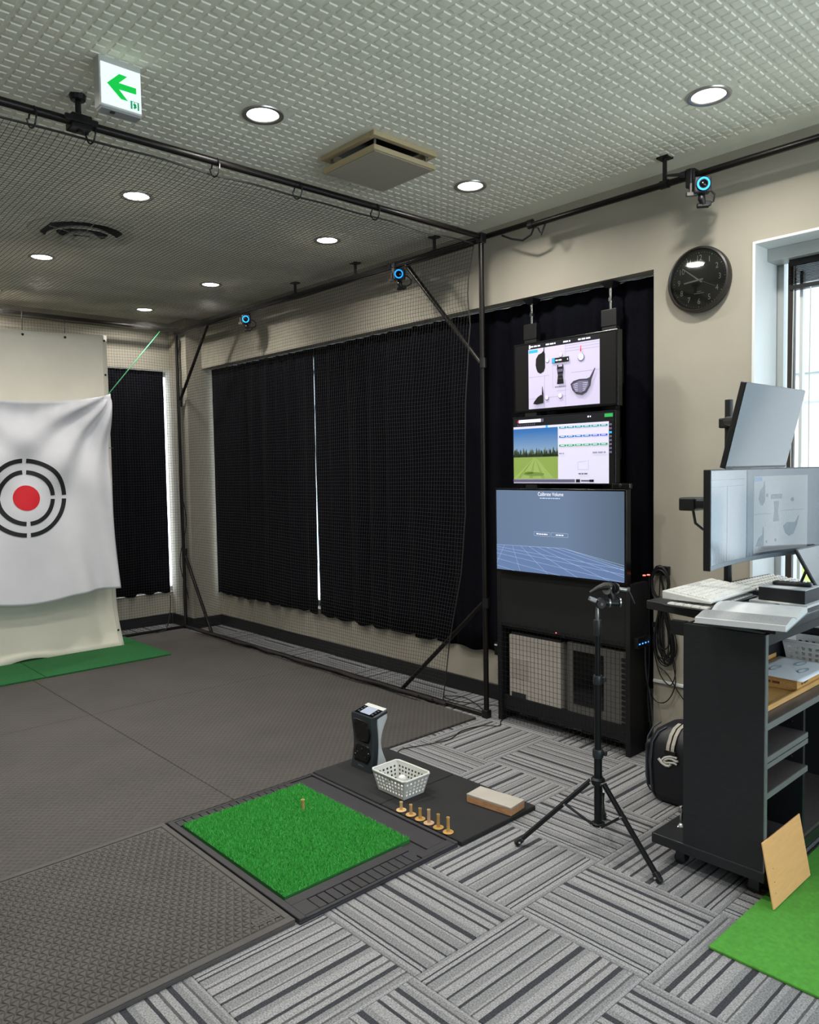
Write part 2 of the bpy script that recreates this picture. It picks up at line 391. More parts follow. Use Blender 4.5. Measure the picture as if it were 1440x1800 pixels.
FRAME_BR = M('bronze_aluminium', '#3b322b', .45, .4); FRAME_GR = M('grey_aluminium', '#b9bdbb', .4, .3)

def window(name, axis, a0, a1, z0, z1, pos, depth, mull, mat):
    """axis 'x': the glass lies in plane x=pos, a is y; axis 'y': the glass lies in plane y=pos, a is x"""
    def bx(mb, b0, b1, c0, c1, t0, t1):
        return mb.box(pos+t0, pos+t1, b0, b1, c0, c1) if axis == 'x' else mb.box(b0, b1, pos+t0, pos+t1, c0, c1)
    fr = MB(); w = .045
    bx(fr, a0, a1, z1-w, z1, -.03, .03); bx(fr, a0, a1, z0, z0+w, -.03, .03); bx(fr, a0, a0+w, z0+w, z1-w, -.03, .03); bx(fr, a1-w, a1, z0+w, z1-w, -.03, .03)
    o = struct(fr.build(name, mat))
    edges = [a0+w]+mull+[a1-w]
    for k in range(len(edges)-1):
        e0, e1 = edges[k], edges[k+1]
        if k: m_ = MB(); bx(m_, e0-.02, e0+.02, z0+w, z1-w, -.025, .025); m_.build('mullion', FRAME_BR, o)
        g = MB(); bx(g, e0+(.02 if k else 0), e1-(.02 if k < len(edges)-2 else 0), z0+w, z1-w, -.003, .003); g.build('pane', GLASS, o)
    return o
w1 = window('window_1', 'x', -2.4, 1.65, SZ, WZ, 4.085, .1, [-1.0, .25], FRAME_GR)
window('window_2', 'x', 2.175, 7.17, .37, HZ, 4.08, .1, [3.9, 6.5], FRAME_GR)
window('window_3', 'y', .9, 3.74, .33, 2.62, 7.75, .1, [2.2], FRAME_GR)
window('window_4', 'y', -1, 4.0, SZ, WZ, -2.56, .1, [.5, 1.9], FRAME_GR)
# white lining of the near window opening, brown sash behind it
tr = MB(); tr.box(XW-.008, 4.05, 1.636, 1.65, SZ, WZ); tr.box(XW-.008, 4.05, -2.4, 1.636, WZ-.014, WZ); tr.box(XW-.06, 4.05, -2.4, 1.65, SZ-.03, SZ)
struct(tr.build('trim_1', WHITE_TRIM, bevel=.002, seg=1))
sash = MB(); sash.box(4.03, 4.055, 1.545, 1.575, SZ, 2.57); sash.box(4.03, 4.055, -2.4, 1.575, 2.54, 2.57)
sash.build('sash', FRAME_BR, w1)
sash = MB(); sash.box(4.02, 4.05, 1.50, 1.515, SZ, 2.5)
sash.build('inner_sash', M('pale_sash', '#d5d7d4', .4), w1)
tb = MB(); tb.box(3.93, 4.05, -2.4, 1.636, 2.565, WZ-.014)
struct(tb.build('trim_2', FRAME_GR, bevel=.003, seg=1))
# venetian blind drawn up under the window head
rb = root('venetian_blind', (4.0, 0, 2.45), 'dark venetian blind drawn up under the window head', 'blind')
MB().box(3.975, 4.02, -2.3, 1.55, 2.535, 2.565).build('headrail', BLK, rb)
sl = MB().box(3.975, 4.02, -2.3, 1.55, 0, .0025).build('slat', BLK_GLOSS, rb)
sl.location.z = 2.53
for k in range(1, 12):
    c = sl.copy(); COL.objects.link(c); c.location.z = 2.53-k*.0075; c.location.x = random.uniform(-.003, .003)
MB().box(3.977, 4.018, -2.3, 1.55, 2.42, 2.44).build('bottom_rail', BLK, rb)
MB().tube([(3.985, 1.53, 2.53), (3.983, 1.532, 2.1), (3.985, 1.536, 1.6), (3.984, 1.53, 1.3)], .002).build('pull_cord', WHITE_PL, rb)
MB().tube([(3.98, 1.45, 2.43), (3.98, 1.452, 1.9), (3.98, 1.45, 1.25)], .003).build('tilt_wand', WHITE_PL, rb)

# the street outside
FAC = M('pale_facade', '#d8dad8', .8, var=.06, vscale=.4)
bd = root('apartment_building', (9.5, 0, -6), 'pale apartment building across the street outside the window', 'building')
MB().box(9.5, 16, -14, 14, -6, 14).build('facade', FAC, bd)
for k in range(-4, 5):
    for q in range(-2, 5):
        wv = MB().box(9.44, 9.5, k*3.0-.1, k*3.0+1.5, q*2.8-.2, q*2.8+1.2).build('window', M('far_window', '#a9b6ba', .3), bd)
for q in range(-2, 5): MB().box(9.1, 9.5, -14, 14, q*2.8-.55, q*2.8-.42).build('ledge', M('ledge_grey', '#aeb4b2', .8), bd)
for k in range(6): MB().tube([(9.2, 2.2+k*.5, -2), (9.2, 2.0+k*.5, 6)], .03).build('drainpipe', M('pipe_grey', '#8b908f', .6), bd)
MB().box(9.36, 9.43, 3.25, 3.52, .1, .75).build('lime_banner', M('lime_sign', '#8fa046', .6), bd)
tag(MB().box(4.6, 30, -30, 30, -6.2, -6).build('street', M('pale_paving', '#a8a7a2', .9)), kind='structure')

# ================================================================== CEILING FIXTURES
LENS = M('lamp_diffuser', '#fff6e8', .4, emit=9.0)
TRIMR = M('satin_trim', '#b9b9b4', .3, .8)
def make_lamp(x, y, label, grp):
    rt = root('downlight', (x, y, H), label, 'downlight', grp)
    MB().lathe([(.066, .0), (.068, -.004), (.080, -.0075), (.088, -.006), (.090, -.0005)], (x, y, H), n=36, caps=False).build('trim_ring', TRIMR, rt, smooth=True)
    MB().lathe([(0.0001, -.0022), (.050, -.002), (.066, .0)], (x, y, H), n=36).build('lens', LENS, rt, smooth=True)
    nm = 'lamp' if (x, y) in LL or (x, y) == (1.86, 7.03) else 'lamp_offscreen'
    l = bpy.data.lights.new(nm, 'AREA'); l.shape = 'DISK'; l.size = .12; l.energy = LAMP_W; l.color = (1, .96, .89); l.spread = 2.75
    o = bpy.data.objects.new(nm, l); COL.objects.link(o); o.parent = rt; o.location = (0, 0, -.012)
    return rt
LL = {(1.86, 2.90): 'round downlight between the exit sign and the square vent', (3.16, 2.90): 'round downlight between the square vent and the gap in the rails', (3.16, 1.56): 'round downlight in the ceiling nearest the clock',
      (1.86, 4.19): 'round downlight beside the round diffuser, towards the exit sign', (1.86, 5.77): 'round downlight beside the round diffuser, towards the white screen',
      (3.16, 4.19): 'round downlight over the camera beside the diagonal brace', (3.16, 5.77): 'round downlight over the camera at the far end of the rail', (3.16, 7.03): 'round downlight in the cage corner near the green cord'}
for x, y in LAMPS:
    if (x, y) in LL: make_lamp(x, y, LL[(x, y)], 'recessed downlights'); continue
    if y > 3.2: lb, g = 'round recessed downlight shining through the black overhead net', 'downlights above the net'
    else: lb, g = 'round recessed downlight in the open part of the embossed ceiling', 'downlights in the open ceiling'
    make_lamp(x, y, lb, g)

# square extractor fan panel
CREAM = M('cream_plastic', '#b9a984', .55); CREAM2 = M('beige_panel', '#a39c8c', .7)
v = root('ceiling_vent', (2.51, 2.9, H), 'square cream ceiling vent with a dropped cover panel', 'vent')
fr = MB(); a0, a1, b0, b1 = 2.31, 2.71, 2.70, 3.10
for q in ((a0, a1, b0, b0+.03), (a0, a1, b1-.03, b1), (a0, a0+.03, b0+.03, b1-.03), (a1-.03, a1, b0+.03, b1-.03)): fr.box(q[0], q[1], q[2], q[3], H-.022, H)
fr.build('outer_frame', CREAM, v, bevel=.003)
duct(HOLES[0], v)
MB().box(2.315, 2.705, 2.705, 3.095, H-.082, H-.058).build('cover_rim', CREAM, v, bevel=.004)
MB().box(2.328, 2.692, 2.718, 3.082, H-.085, H-.0821).build('cover_panel', CREAM2, v)
for sx in (2.35, 2.67):
    for sy in (2.74, 3.06): MB().cyl((sx, sy, H-.0575), (sx, sy, H-.003), .006, n=8).build('stud', STEEL, v)

# round air diffuser
DIFF = M('diffuser_grey', '#d9d8c6', .6)
dv = root('air_diffuser', (1.87, 5.03, H), 'round concentric-ring air diffuser in the ceiling above the net', 'air vent')
CD = (1.87, 5.03, H)
MB().lathe([(.315, -.001), (.31, -.008), (.255, -.012), (.245, -.006), (.25, -.001)], CD, n=56, caps=False).build('flange', DIFF, dv, smooth=True)
for r0, r1, z0, z1 in ((.150, .212, -.006, -.040), (.066, .122, -.010, -.050)):
    MB().lathe([(r0, z0), (r1*.9, z1+.006), (r1, z1), (r1-.004, z1+.008), (r0+.004, z0+.004), (r0, z0)], CD, n=48, caps=False).build('ring', DIFF, dv, smooth=True)
MB().lathe([(.0001, -.050), (.030, -.048), (.052, -.040), (.03, -.02), (.0001, -.012)], CD, n=32).build('cone', DIFF, dv, smooth=True)
duct(HOLES[1], dv)
for q in ((-1, 0), (1, 0), (0, -1), (0, 1)): MB().tube([(1.87+.005*q[0], 5.03+.005*q[1], H-.02), (1.87+.2*q[0], 5.03+.2*q[1], H+.004)], .003, 6).build('spoke', DIFF, dv)

# exit sign
ex = root('exit_sign', (1.225, 2.88, H), 'lit white exit sign with a green arrow hung under the ceiling', 'sign')
MB().box(1.147, 1.305, 2.862, 2.915, 2.918, H).build('housing', M('sign_housing', '#b9bcb8', .4), ex, bevel=.004)
pan_ = MB().box(1.152, 1.300, 2.857, 2.862, 2.926, 3.072).build('panel', E_('sign_white', '#eefaf6', .52), ex)
MB().box(1.152, 1.300, 2.863, 2.91, 2.910, 2.918).build('base_strip', M('clear_strip', '#9a9c9c', .2), ex)
MB().box(1.19, 1.205, 2.87, 2.885, 2.906, 2.910).build('test_button', BLK, ex)
GRN = E_('sign_green', '#00a83c', .9); DGRN = E_('sign_dark_green', '#118a5a', .7); SW = E_('sign_white', '#eefaf6', .52)
cv = Canvas((1.152, 2.8568, 3.072), (1, 0, 0), (0, 0, -1), .148, .146)
cv.poly([(.14, .49), (.455, .18), (.66, .19), (.44, .405), (.88, .405), (.88, .56), (.44, .565), (.66, .79), (.48, .79)], GRN)
cv.rect(.72, .75, .94, .95, DGRN); cv.up(); cv.rect(.765, .765, .895, .95, SW); cv.up()
cv.ell(.815, .79, .016, .016, DGRN, 12)
for s in (((.82, .81), (.835, .87), .009), ((.835, .87), (.865, .90), .007), ((.835, .87), (.805, .93), .007), ((.822, .82), (.79, .85), .006), ((.822, .82), (.86, .845), .006)):
    cv.line(*s[0], *s[1], s[2], DGRN)
cv.build('pictogram', pan_)

# ================================================================== NET CAGE
XR, YF, YK, XL = 3.60, 3.22, 7.27, -.13
PR = .0168
cg = root('net_cage_frame', (XR, YF, 0), 'black steel tube frame of the netted hitting cage', 'cage frame')
def pole(name, a, b, rr=PR, mat=BLK_METAL, par=cg, n=14): return MB().cyl(a, b, rr, n=n).build(name, mat, par, smooth=True)
for x, y in ((XR, YF), (3.585, YK), (XL, YF), (XL, YK)): pole('post', (x, y, 0), (x, y, 2.97))
pole('top_bar', (XL, YF, 2.985), (XR, YF, 2.985)); pole('top_bar', (XR, YF, 2.965), (3.585, YK, 2.965)); pole('top_bar', (XL, YK, 2.985), (3.585, YK, 2.985)); pole('top_bar', (XL, YF, 2.965), (XL, YK, 2.965))
pole('base_bar', (XR, YF, .017), (3.585, YK, .017)); pole('base_bar', (XL, YK, .017), (3.585, YK, .017))
pole('brace', (XR, 3.90, 2.955), (XR, 3.235, 2.22), .015); pole('brace', (XR, 3.235, .73), (XR, 4.02, .02), .015)
pole('brace', (3.585, 6.62, 2.955), (3.585, 7.26, 2.26), .015); pole('brace', (3.585, 7.26, .78), (3.59, 6.74, .02), .015)
for c in ((XR, YF, 2.975), (3.585, YK, 2.975), (XR, YF, .02)):
    MB().box(c[0]-.023, c[0]+.023, c[1]-.023, c[1]+.023, c[2]-.03, c[2]+.03).build('corner_fitting', BLK, cg, bevel=.005)
for c in ((XR, 3.235, 2.22), (XR, 3.235, .73), (3.585, 7.255, 2.26), (3.585, 7.255, .78)):
    MB().cyl((c[0], c[1]-.02, c[2]-.03), (c[0], c[1]-.02, c[2]+.03), .022, n=12).build('clamp', BLK, cg)
for x in (1.02, 1.245, 1.80, 2.25, 2.75):     # lashing loops holding the overhead net to the front bar
    MB().tube([(x+.012*math.sin(t*.6), YF+.028*math.cos(t), 2.958+.042*math.sin(t)) for t in np.linspace(0, 2*PI, 14)], .0035, 6).build('lashing', BLK, cg)
hb = MB(); hb.cyl((1.205, YF+.01, 2.95), (1.205, YF+.01, 3.075), .012, n=10); hb.cyl((1.205, YF+.01, 3.075), (1.205, YF+.01, 3.10), .028, .034, n=12); hb.box(1.165, 1.245, YF-.03, YF+.045, 2.958, 3.012)
hb.obox((1.20, YF-.035, 2.985), (.13, .015, .022)); hb.build('ceiling_clamp', BLK, cg, bevel=.003, seg=1)

def net(name, fn, nu, nv, su, sv, label, rr=.0011, extra=()):
    """square-mesh net: nu+1 cords one way with sv segments, nv+1 the other with su segments"""
    mb = MB()
    for i in range(nu+1): mb.tube([fn(i/nu, k/sv) for k in range(sv+1)], rr, 3, caps=False)
    for j in range(nv+1): mb.tube([fn(k/su, j/nv) for k in range(su+1)], rr, 3, caps=False)
    rt = root(name, fn(.5, 1), label, 'net')
    o = mb.build('mesh_cords', NETM, rt); o['kind'] = 'stuff'
    for nm, pts, r2 in extra: MB().tube(pts, r2, 6).build(nm, NETM, rt, smooth=True)
    return rt
def wob(a, b, c): return noise.noise(Vector((a, b, c)))
EZ = [.03, .43, .9, 1.30, 2.0, 2.4, 2.5, 2.577, 2.75, 2.95]; EY = [3.588, 3.515, 3.40, 3.337, 3.335, 3.305, 3.282, 3.312, 3.305, 3.268]
def edge_y(v): return float(np.interp(2.94-2.9*v, EZ, EY))
def fside(u, v):
    z = 2.94-2.90*v; y0 = edge_y(v); y = y0+(7.25-y0)*u
    x = XR-.02-.05*math.sin(v*PI)*(.4+.6*math.sin(u*PI)) + .014*wob(y*3, z*1.1, 0)
    y += .012*wob(y*2.2, z*2.2, 4)+.010*math.sin(z*6+y*2)*math.exp(-u*7)*u*6
    return (x, y, z+.010*wob(y*2, z*1.5, 9))
net('safety_net', fside, 158, 114, 56, 34, 'black square-mesh safety net hanging in front of the curtains along the long wall',
    extra=[('border_cord', [fside(0, k/30) for k in range(31)], .0042), ('hem_cord', [fside(k/40, 0) for k in range(41)], .004)])
def ftop(u, v):
    x = XL+.02+(XR-.05-XL)*u; y = YF+.045+(YK-.06-YF)*v
    sag = .075*math.sin(u*PI)**.6*math.sin(v*PI)**.5 if 0 < v < 1 and 0 < u < 1 else 0
    return (x+.008*wob(x*2, y*2, 3), y+.010*wob(x*2, y*2, 7), 2.95-sag+.008*wob(x*3, y*3, 1)-.006*math.cos(x*7)**2*(1-min(1, v*10)))
net('overhead_net', ftop, 144, 156, 30, 36, 'black square-mesh net stretched flat below the ceiling', 
    extra=[('border_cord', [ftop(k/50, 0) for k in range(51)], .0045), ('hem_cord', [ftop(1, k/40) for k in range(41)], .004)])
def fback(u, v):
    x = 1.55+(3.565-1.55)*u; z = 2.93-2.88*v
    return (x, YK-.02+.02*wob(x*2, z*2, 2)-.03*math.sin(v*PI), z+.012*wob(x*3, z*3, 5))
net('backstop_net', fback, 78, 112, 16, 24, 'black square-mesh net hung across the back of the cage behind the white screen',
    extra=[('border_cord', [fback(1, k/30) for k in range(31)], .004)])
# slack net gathered along the foot of the frame
for k in range(3):
    pts = [(XR-.03-.03*k+.02*wob(y*3, k, 0), y, .022+.012*k+.012*wob(y*4, k, 3)) for y in np.linspace(3.55+.1*k, 6.9, 60)]
    tag(MB().tube(pts, [.010+.006*abs(wob(q[1]*9, k, 8)) for q in pts], 6).build('net_bundle', M('net_bundle_brown', '#1c1412', .9), None, smooth=True),
        'dark slack net gathered along the foot of the cage frame', 'net bundle', 'slack net rolls on the floor')
# loose lashing rope spiralling down the far post and trailing cords at its foot
rp = [(3.585+.045*math.sin(z*7)*(.5+.5*math.sin(z*2.3)), YK-.01, z) for z in np.linspace(2.9, .3, 70)]
tag(MB().tube(rp, .004, 6).build('lashing_rope', NETM, None, smooth=True), 'black lashing rope winding down the corner post of the cage', 'rope')
rp = [(3.40+.05*math.sin(t*2)-.1*t, YK-.06, max(.03, .36-.33*t)) for t in np.linspace(0, 1, 14)]
tag(MB().tube(rp+[(3.20, YK-.1, .012), (3.05, YK-.12, .012)], .0045, 6).build('loose_rope', NETM, None, smooth=True), 'loose black rope end trailing on the floor behind the white screen', 'rope')
MBg = MB().tube([(2.72, 6.84, 2.285), (3.03, 7.02, 2.59), (3.346, 7.20, 2.90), (3.40, 7.235, 2.955)], .0045, 8)
tag(MBg.build('green_bungee', M('green_cord', '#2f8a55', .6), None, smooth=True), 'green cord tied between the white screen and the cage corner', 'cord')

# camera rails hung beside the cage
def rail(label, x, z, y0, y1, hang):
    rt = root('camera_rail', (x, y0, z), label, 'rail')
    MB().cyl((x, y0, z), (x, y1, z), .0165, n=14).build('pipe', BLK_METAL, rt, smooth=True)
    MB().cyl((x, y0-.004, z), (x, y0+.03, z), .0195, n=14).build('end_cap', BLK, rt, smooth=True)
    for hy, top in hang:
        h_ = MB(); h_.cyl((x, hy, z), (x, hy, top-.006), .011, n=10); h_.box(x-.03, x+.03, hy-.03, hy+.03, top-.008, top); h_.cyl((x, hy-.022, z), (x, hy+.022, z), .021, n=14)
        h_.build('hanger', BLK, rt)
    return rt
rail('black camera rail beside the clock and window', 3.615, 2.968, 2.835, -2.0, [(2.01, H-.0005), (.4, H-.0005), (-1.4, H-.0005)])
rail('black camera rail running along the side of the net cage', 3.655, 2.998, 2.87, 6.4, [(3.68, H-.0005), (4.51, H-.0005), (5.29, H-.0005)])
MB_ = MB().tube([(3.655, 3.10, 2.975), (3.65, 3.02, 2.935), (3.64, 2.93, 2.905), (3.63, 2.86, 2.92), (3.62, 2.83, 2.955), (3.618, 2.80, 2.94), (3.62, 2.78, 2.90), (3.62, 2.75, 2.955)], .006, 8)
tag(MB_.build('rail_cable', BLK, None, smooth=True), 'short black cable looping between the two camera rails', 'cable')

BLUE = E_('camera_ring', '#1590ff', 1.35)
def track_cam(label, rx, ry, rz, look, side):
    """camera clamped under a rail at (rx,ry,rz)"""
    rt = root('tracking_camera', (rx, ry, rz), label, 'camera')
    cl = MB(); cl.obox((rx, ry+.012, rz-.004), (.056, .042, .066)); cl.obox((rx-.03, ry+.012, rz-.02), (.03, .034, .09))
    cl.build('rail_clamp', BLK, rt, bevel=.006)
    kn = MB(); kn.cyl((rx-.04, ry+.03, rz+.004), (rx-.04, ry+.055, rz+.006), .016, .013, n=14); kn.cyl((rx-.045, ry+.05, rz+.006), (rx-.055, ry+.125*side, rz+.02), .009, .005, n=10)
    kn.build('clamp_handle', DKGREY, rt, smooth=True)
    c = Vector((rx-.045, ry-.055, rz-.075)); f_ = Vector(look).normalized(); s_ = -f_.cross(Vector((0, 0, 1))).normalized(); u_ = f_.cross(s_)
    Rm = Matrix((s_, f_, u_)).transposed()
    bd_ = MB().obox(c, (.078, .07, .074), Rm).build('body', DKGREY, rt, bevel=.01, seg=3)
    MB().obox(c-f_*.055, (.060, .05, .060), Rm).build('rear_housing', M('camera_grey', '#4a4a48', .4), rt, bevel=.012, seg=3)
    MB().lathe([(.031, 0), (.033, .008), (.030, .012), (.018, .012), (.016, .004)], c+f_*.033, f_, 28, caps=False).build('bezel', BLK, bd_, smooth=True)
    ring = MB().lathe([(.0295, .0452), (.0295, .0462), (.0215, .0462), (.0215, .0452), (.0295, .0452)], c, f_, 32, caps=False).build('light_ring', BLUE, bd_)
    MB().lathe([(.0001, .0475), (.010, .0465), (.0165, .042)], c, f_, 24).build('lens', BLK_GLOSS, bd_, smooth=True)
    br = MB(); br.tube([c-u_*.03, c-u_*.06+f_*.005, c-u_*.085+s_*.01], [.014, .018, .014], 10); br.obox(c-u_*.082+s_*.03, (.03, .02, .022), Rm); br.cyl(c-u_*.09-s_*.02, c-u_*.09+s_*.035, .012, n=10)
    br.build('ball_mount', BLK, rt, bevel=.003, seg=1)
    bk = MB(); bk.obox(c-s_*.045-u_*.035, (.05, .022, .02), Rm); bk.obox(c-s_*.05-u_*.01, (.012, .02, .05), Rm); bk.build('bracket', M('dull_steel', '#5c5856', .45, .6), rt, bevel=.003, seg=1)
    b0 = c-f_*.07+s_*.02
    cb = [b0, b0+s_*.03-u_*.005, b0+s_*.055-u_*.03, b0+s_*.05-u_*.06, b0+s_*.02-u_*.072, b0-u_*.07]
    MB().tube(cb, .0045, 8).build('cable', BLK, rt, smooth=True)
track_cam('tracking camera with a blue light ring on the rail above the clock', 3.615, 1.85, 2.968, (-.80, -.62, -.12), 1)
track_cam('tracking camera with a blue light ring clamped beside the diagonal cage brace', 3.615, 3.99, 2.965, (-.78, -.72, -.14), .4)
track_cam('tracking camera with a blue light ring near the far end of the cage rail', 3.615, 5.97, 2.965, (-.62, -.82, -.16), .5)

# ================================================================== CURTAINS AND SCREEN
def curtain(name, p0, p1, z0, z1, nrm, folds, label, amp=.032, seed=0, group=None, e0=0., e1=0., b0=0., b1=0.):
    p0, p1, nrm = Vector(p0), Vector(p1), Vector(nrm); L_ = (p1-p0).length; rnd = random.Random(seed)
    ph = [rnd.uniform(0, 6.28) for _ in range(4)]
    def fn(u, v):
        warp = u+.012*math.sin(u*folds*2.1+ph[0])+.006*math.sin(u*folds*5+ph[1])
        a = amp*(.25+.75*min(1, v*3))*math.sin(warp*folds*2*PI+ph[2]+.25*math.sin(v*3+u*9))+.3*amp*math.sin(warp*folds*4.3*PI+ph[3])
        a *= min(1, 7*u)*min(1, 7*(1-u)); a += b0*(1-u)**6+b1*u**6
        zb = z0+.012*math.sin(u*folds*2*PI+ph[2]+1)+.008*wob(u*folds, seed, 1)
        q = p0+(p1-p0)*u+(p1-p0).normalized()*(e0*(1-u)**8+e1*u**8)*v**2.2+nrm*(a+.004*wob(u*8, v*3, seed))
        return (q.x, q.y, z1+(zb-z1)*v)
    rt = root(name, (p0.x+(p1.x-p0.x)/2, p0.y+(p1.y-p0.y)/2, z0), label, 'curtain', group)
    MB().sheet(fn, int(folds*16), 14).build('fabric', CURT, rt, smooth=True, solid=.003, angle=3)
    return rt
curtain('curtain', (3.893, 7.14, 0), (3.893, 5.389, 0), .345, 2.606, (-1, 0, 0), 8, 'black blackout curtain beside the corner pillar', seed=1, e1=-.020, b1=.003)
curtain('curtain', (3.893, 5.389, 0), (3.893, 3.47, 0), .335, 2.606, (-1, 0, 0), 8, 'black blackout curtain between the light gap and the open edge of the net', seed=2, e0=.018, b0=-.001)
curtain('curtain', (3.925, 3.53, 0), (3.898, 2.19, 0), .33, 2.606, (-1, 0, 0), 5, 'black blackout curtain behind the three stacked screens', seed=5)
curtain('curtain', (3.585, 7.598, 0), (1.05, 7.595, 0), .34, 2.612, (0, -1, 0), 13, 'black blackout curtain on the end wall behind the white screen', seed=4)
tk = MB().box(3.882, 3.915, 2.18, 7.165, 2.607, 2.614)
tag(tk.build('curtain_track', FRAME_GR), 'grey curtain track under the long window header', 'curtain track')

CANV = M('white_canvas', '#e4dfd0', .8, var=.04, vscale=4, bump=.1, bscale=300)
CLOTH = M('white_polyester', '#d9d9de', .7, var=.03, vscale=5)
def fscreen(u, v):
    x = 1.20+(2.725-1.20)*u; z = 2.795-2.785*v
    low = max(0, (v-.72)/.28)
    y = 6.86+.10*math.sin(low*PI*.9)*(.8+.2*u)-.03*low+.012*wob(x*2, z*1.5, 6)
    x += low*.055*u*u*(1.3-.3*low)
    zz = z+ (0 if v < .9 else (v-.9)*.35*max(0, math.sin((x-1.75)*7))*(1 if x < 2.25 else 0))
    return (x, y, zz-(.03*math.sin(u*PI) if v < .05 else 0))
sc = root('impact_screen', (2.0, 6.86, 0), 'tall white canvas impact screen standing at the end of the cage', 'screen')
MB().sheet(fscreen, 30, 50).build('canvas', CANV, sc, smooth=True, solid=.004, angle=3)
hem = []
for k in range(51): q = fscreen(1, k/50); hem.append((q[0]-.012, q[1]-.006, q[2]))
MB().tube([(a-.02, b, c) for a, b, c in hem], .003, 6).build('hem', CANV, sc, smooth=True)
for vz in (.018, .125, .24, .355, .47, .58, .70, .945):
    q = fscreen(.986, vz); MB().lathe([(.0001, .012), (.007, .008), (.010, 0), (.006, -.008)], (q[0]-.004, q[1]-.012, q[2]), (0, -1, 0), 12).build('toggle_ball', BLK, sc, smooth=True)
    if .3 < vz < .9: MB().tube([(q[0], q[1]-.004, q[2]), (q[0]+.05, q[1]+.01, q[2]-.004)], .004, 6).build('bungee', BLK, sc)
for u in (.12, .34, .545, .765):
    q = fscreen(u, .008); MB().lathe([(.0001, .012), (.008, .008), (.011, 0), (.006, -.008)], (q[0], q[1]-.012, q[2]-.012), (0, -1, 0), 12).build('toggle_ball', BLK, sc, smooth=True)
    MB().tube([(q[0], q[1], q[2]-.01), (q[0]+.01, q[1]+.02, 2.86), (q[0]+.02, q[1]+.05, 2.93)], .0035, 6).build('bungee', BLK, sc)

def fcloth(x, z):
    """target cloth surface: returns (x,y,z)"""
    t = (2.27-z)/1.7; y = 6.735-.02*t
    for sg in (1, -1):
        dx = max(.001, .745-sg*(x-1.97)); dz = max(.001, 2.29-z); r_ = math.hypot(dx, dz); th = math.atan2(dx, dz)
        y += .055*math.sin(th*15+r_*1.5)*math.exp(-r_/.95)*min(1, r_*3)*math.sin(min(1.57, th)*2)**.5
    y += .045*math.sin((2.27-z)*8-(x-1.97)**2*6)*max(0, 1-t*1.7)
    y += .05*math.sin((x-2.0)*22+z*4)*max(0, t-.35)*min(1, max(0, x-2.15)*2.5)
    y += .012*math.sin((x-1.97)*48)*math.exp(-t*11)
    return (x, 6.83-.02*math.log1p(math.exp((6.83-y)/.02)), z)
def cloth_uv(u, v):
    xr = 2.690-.03*math.sin(v*PI*.9)+.022*v; xl = 1.955*2-xr
    x = xl+(xr-xl)*u
    top = 2.275-.10*math.sin(u*PI)**.7; bot = .565-.03*math.sin(u*PI)+.02*math.sin(u*9)
    return fcloth(x, top+(bot-top)*v)
tc_ = root('target_cloth', (1.97, 6.79, .56), 'white target cloth with a red bullseye and broken black rings', 'target cloth')
MB().sheet(cloth_uv, 90, 80).build('cloth', CLOTH, tc_, smooth=True, angle=3, solid=.001)
TC = (1.966, 1.392)
def annulus(r0, r1, a0, a1, n):
    mb = MB(); vs = []
    for i in range(n+1):
        a = a0+(a1-a0)*i/n
        for k in range(4):
            rr = r0+(r1-r0)*k/3
            q = fcloth(TC[0]+rr*math.cos(a), TC[1]+rr*math.sin(a)); vs.append((q[0], q[1]-.004, q[2]))
    mb.add(vs, [(i*4+k, i*4+k+1, (i+1)*4+k+1, (i+1)*4+k) for i in range(n) for k in range(3)]); return mb
INK = M('black_ink', '#15181a', .7); REDI = M('red_ink', '#d0061c', .65)
for r0, r1 in ((.285, .320), (.192, .227)):
    for q in range(4):
        g_ = .015/((r0+r1)/2)
        annulus(r0, r1, q*PI/2+g_, (q+1)*PI/2-g_, 20).build('ring_segment', INK, tc_)
rd = MB(); vs = []
for i in range(6):
    for k in range(32):
        q = fcloth(TC[0]+.103*i/5*math.cos(2*PI*k/32), TC[1]+.103*i/5*math.sin(2*PI*k/32)); vs.append((q[0], q[1]-.004, q[2]))
rd.add(vs, [(i*32+k, i*32+(k+1) % 32, (i+1)*32+(k+1) % 32, (i+1)*32+k) for i in range(5) for k in range(32)]); rd.build('bullseye', REDI, tc_)

# ================================================================== FLOOR MATS
for x0, x1, y0, y1, lb in ((1.905, 2.93, 6.23, 7.22, 'flat dark green mat under the free edge of the white screen'), (.88, 1.90, 6.23, 7.22, 'flat dark green mat under the middle of the white screen')):
    tag(MB().box(x0, x1, y0, y1, .0145, .028).build('green_mat', FELT, None, bevel=.003, seg=1), lb, 'mat')
for x0, x1 in ((.06, 1.812), (1.814, 3.53)):
    for y0, y1 in ((3.245, 5.06), (5.062, 7.215)):
        tag(MB().box(x0, x1, y0, y1, .0002, .0145).build('rubber_mat', STUD, None, bevel=.003, seg=1),
            'large grey-brown studded rubber mat covering the cage floor', 'mat', 'studded rubber mats on the cage floor')
tag(MB().box(-1.2, .058, 3.245, 5.06, .0002, .0145).build('rubber_mat', STUD, None, bevel=.003, seg=1), 'large grey-brown studded rubber mat covering the cage floor', 'mat', 'studded rubber mats on the cage floor')

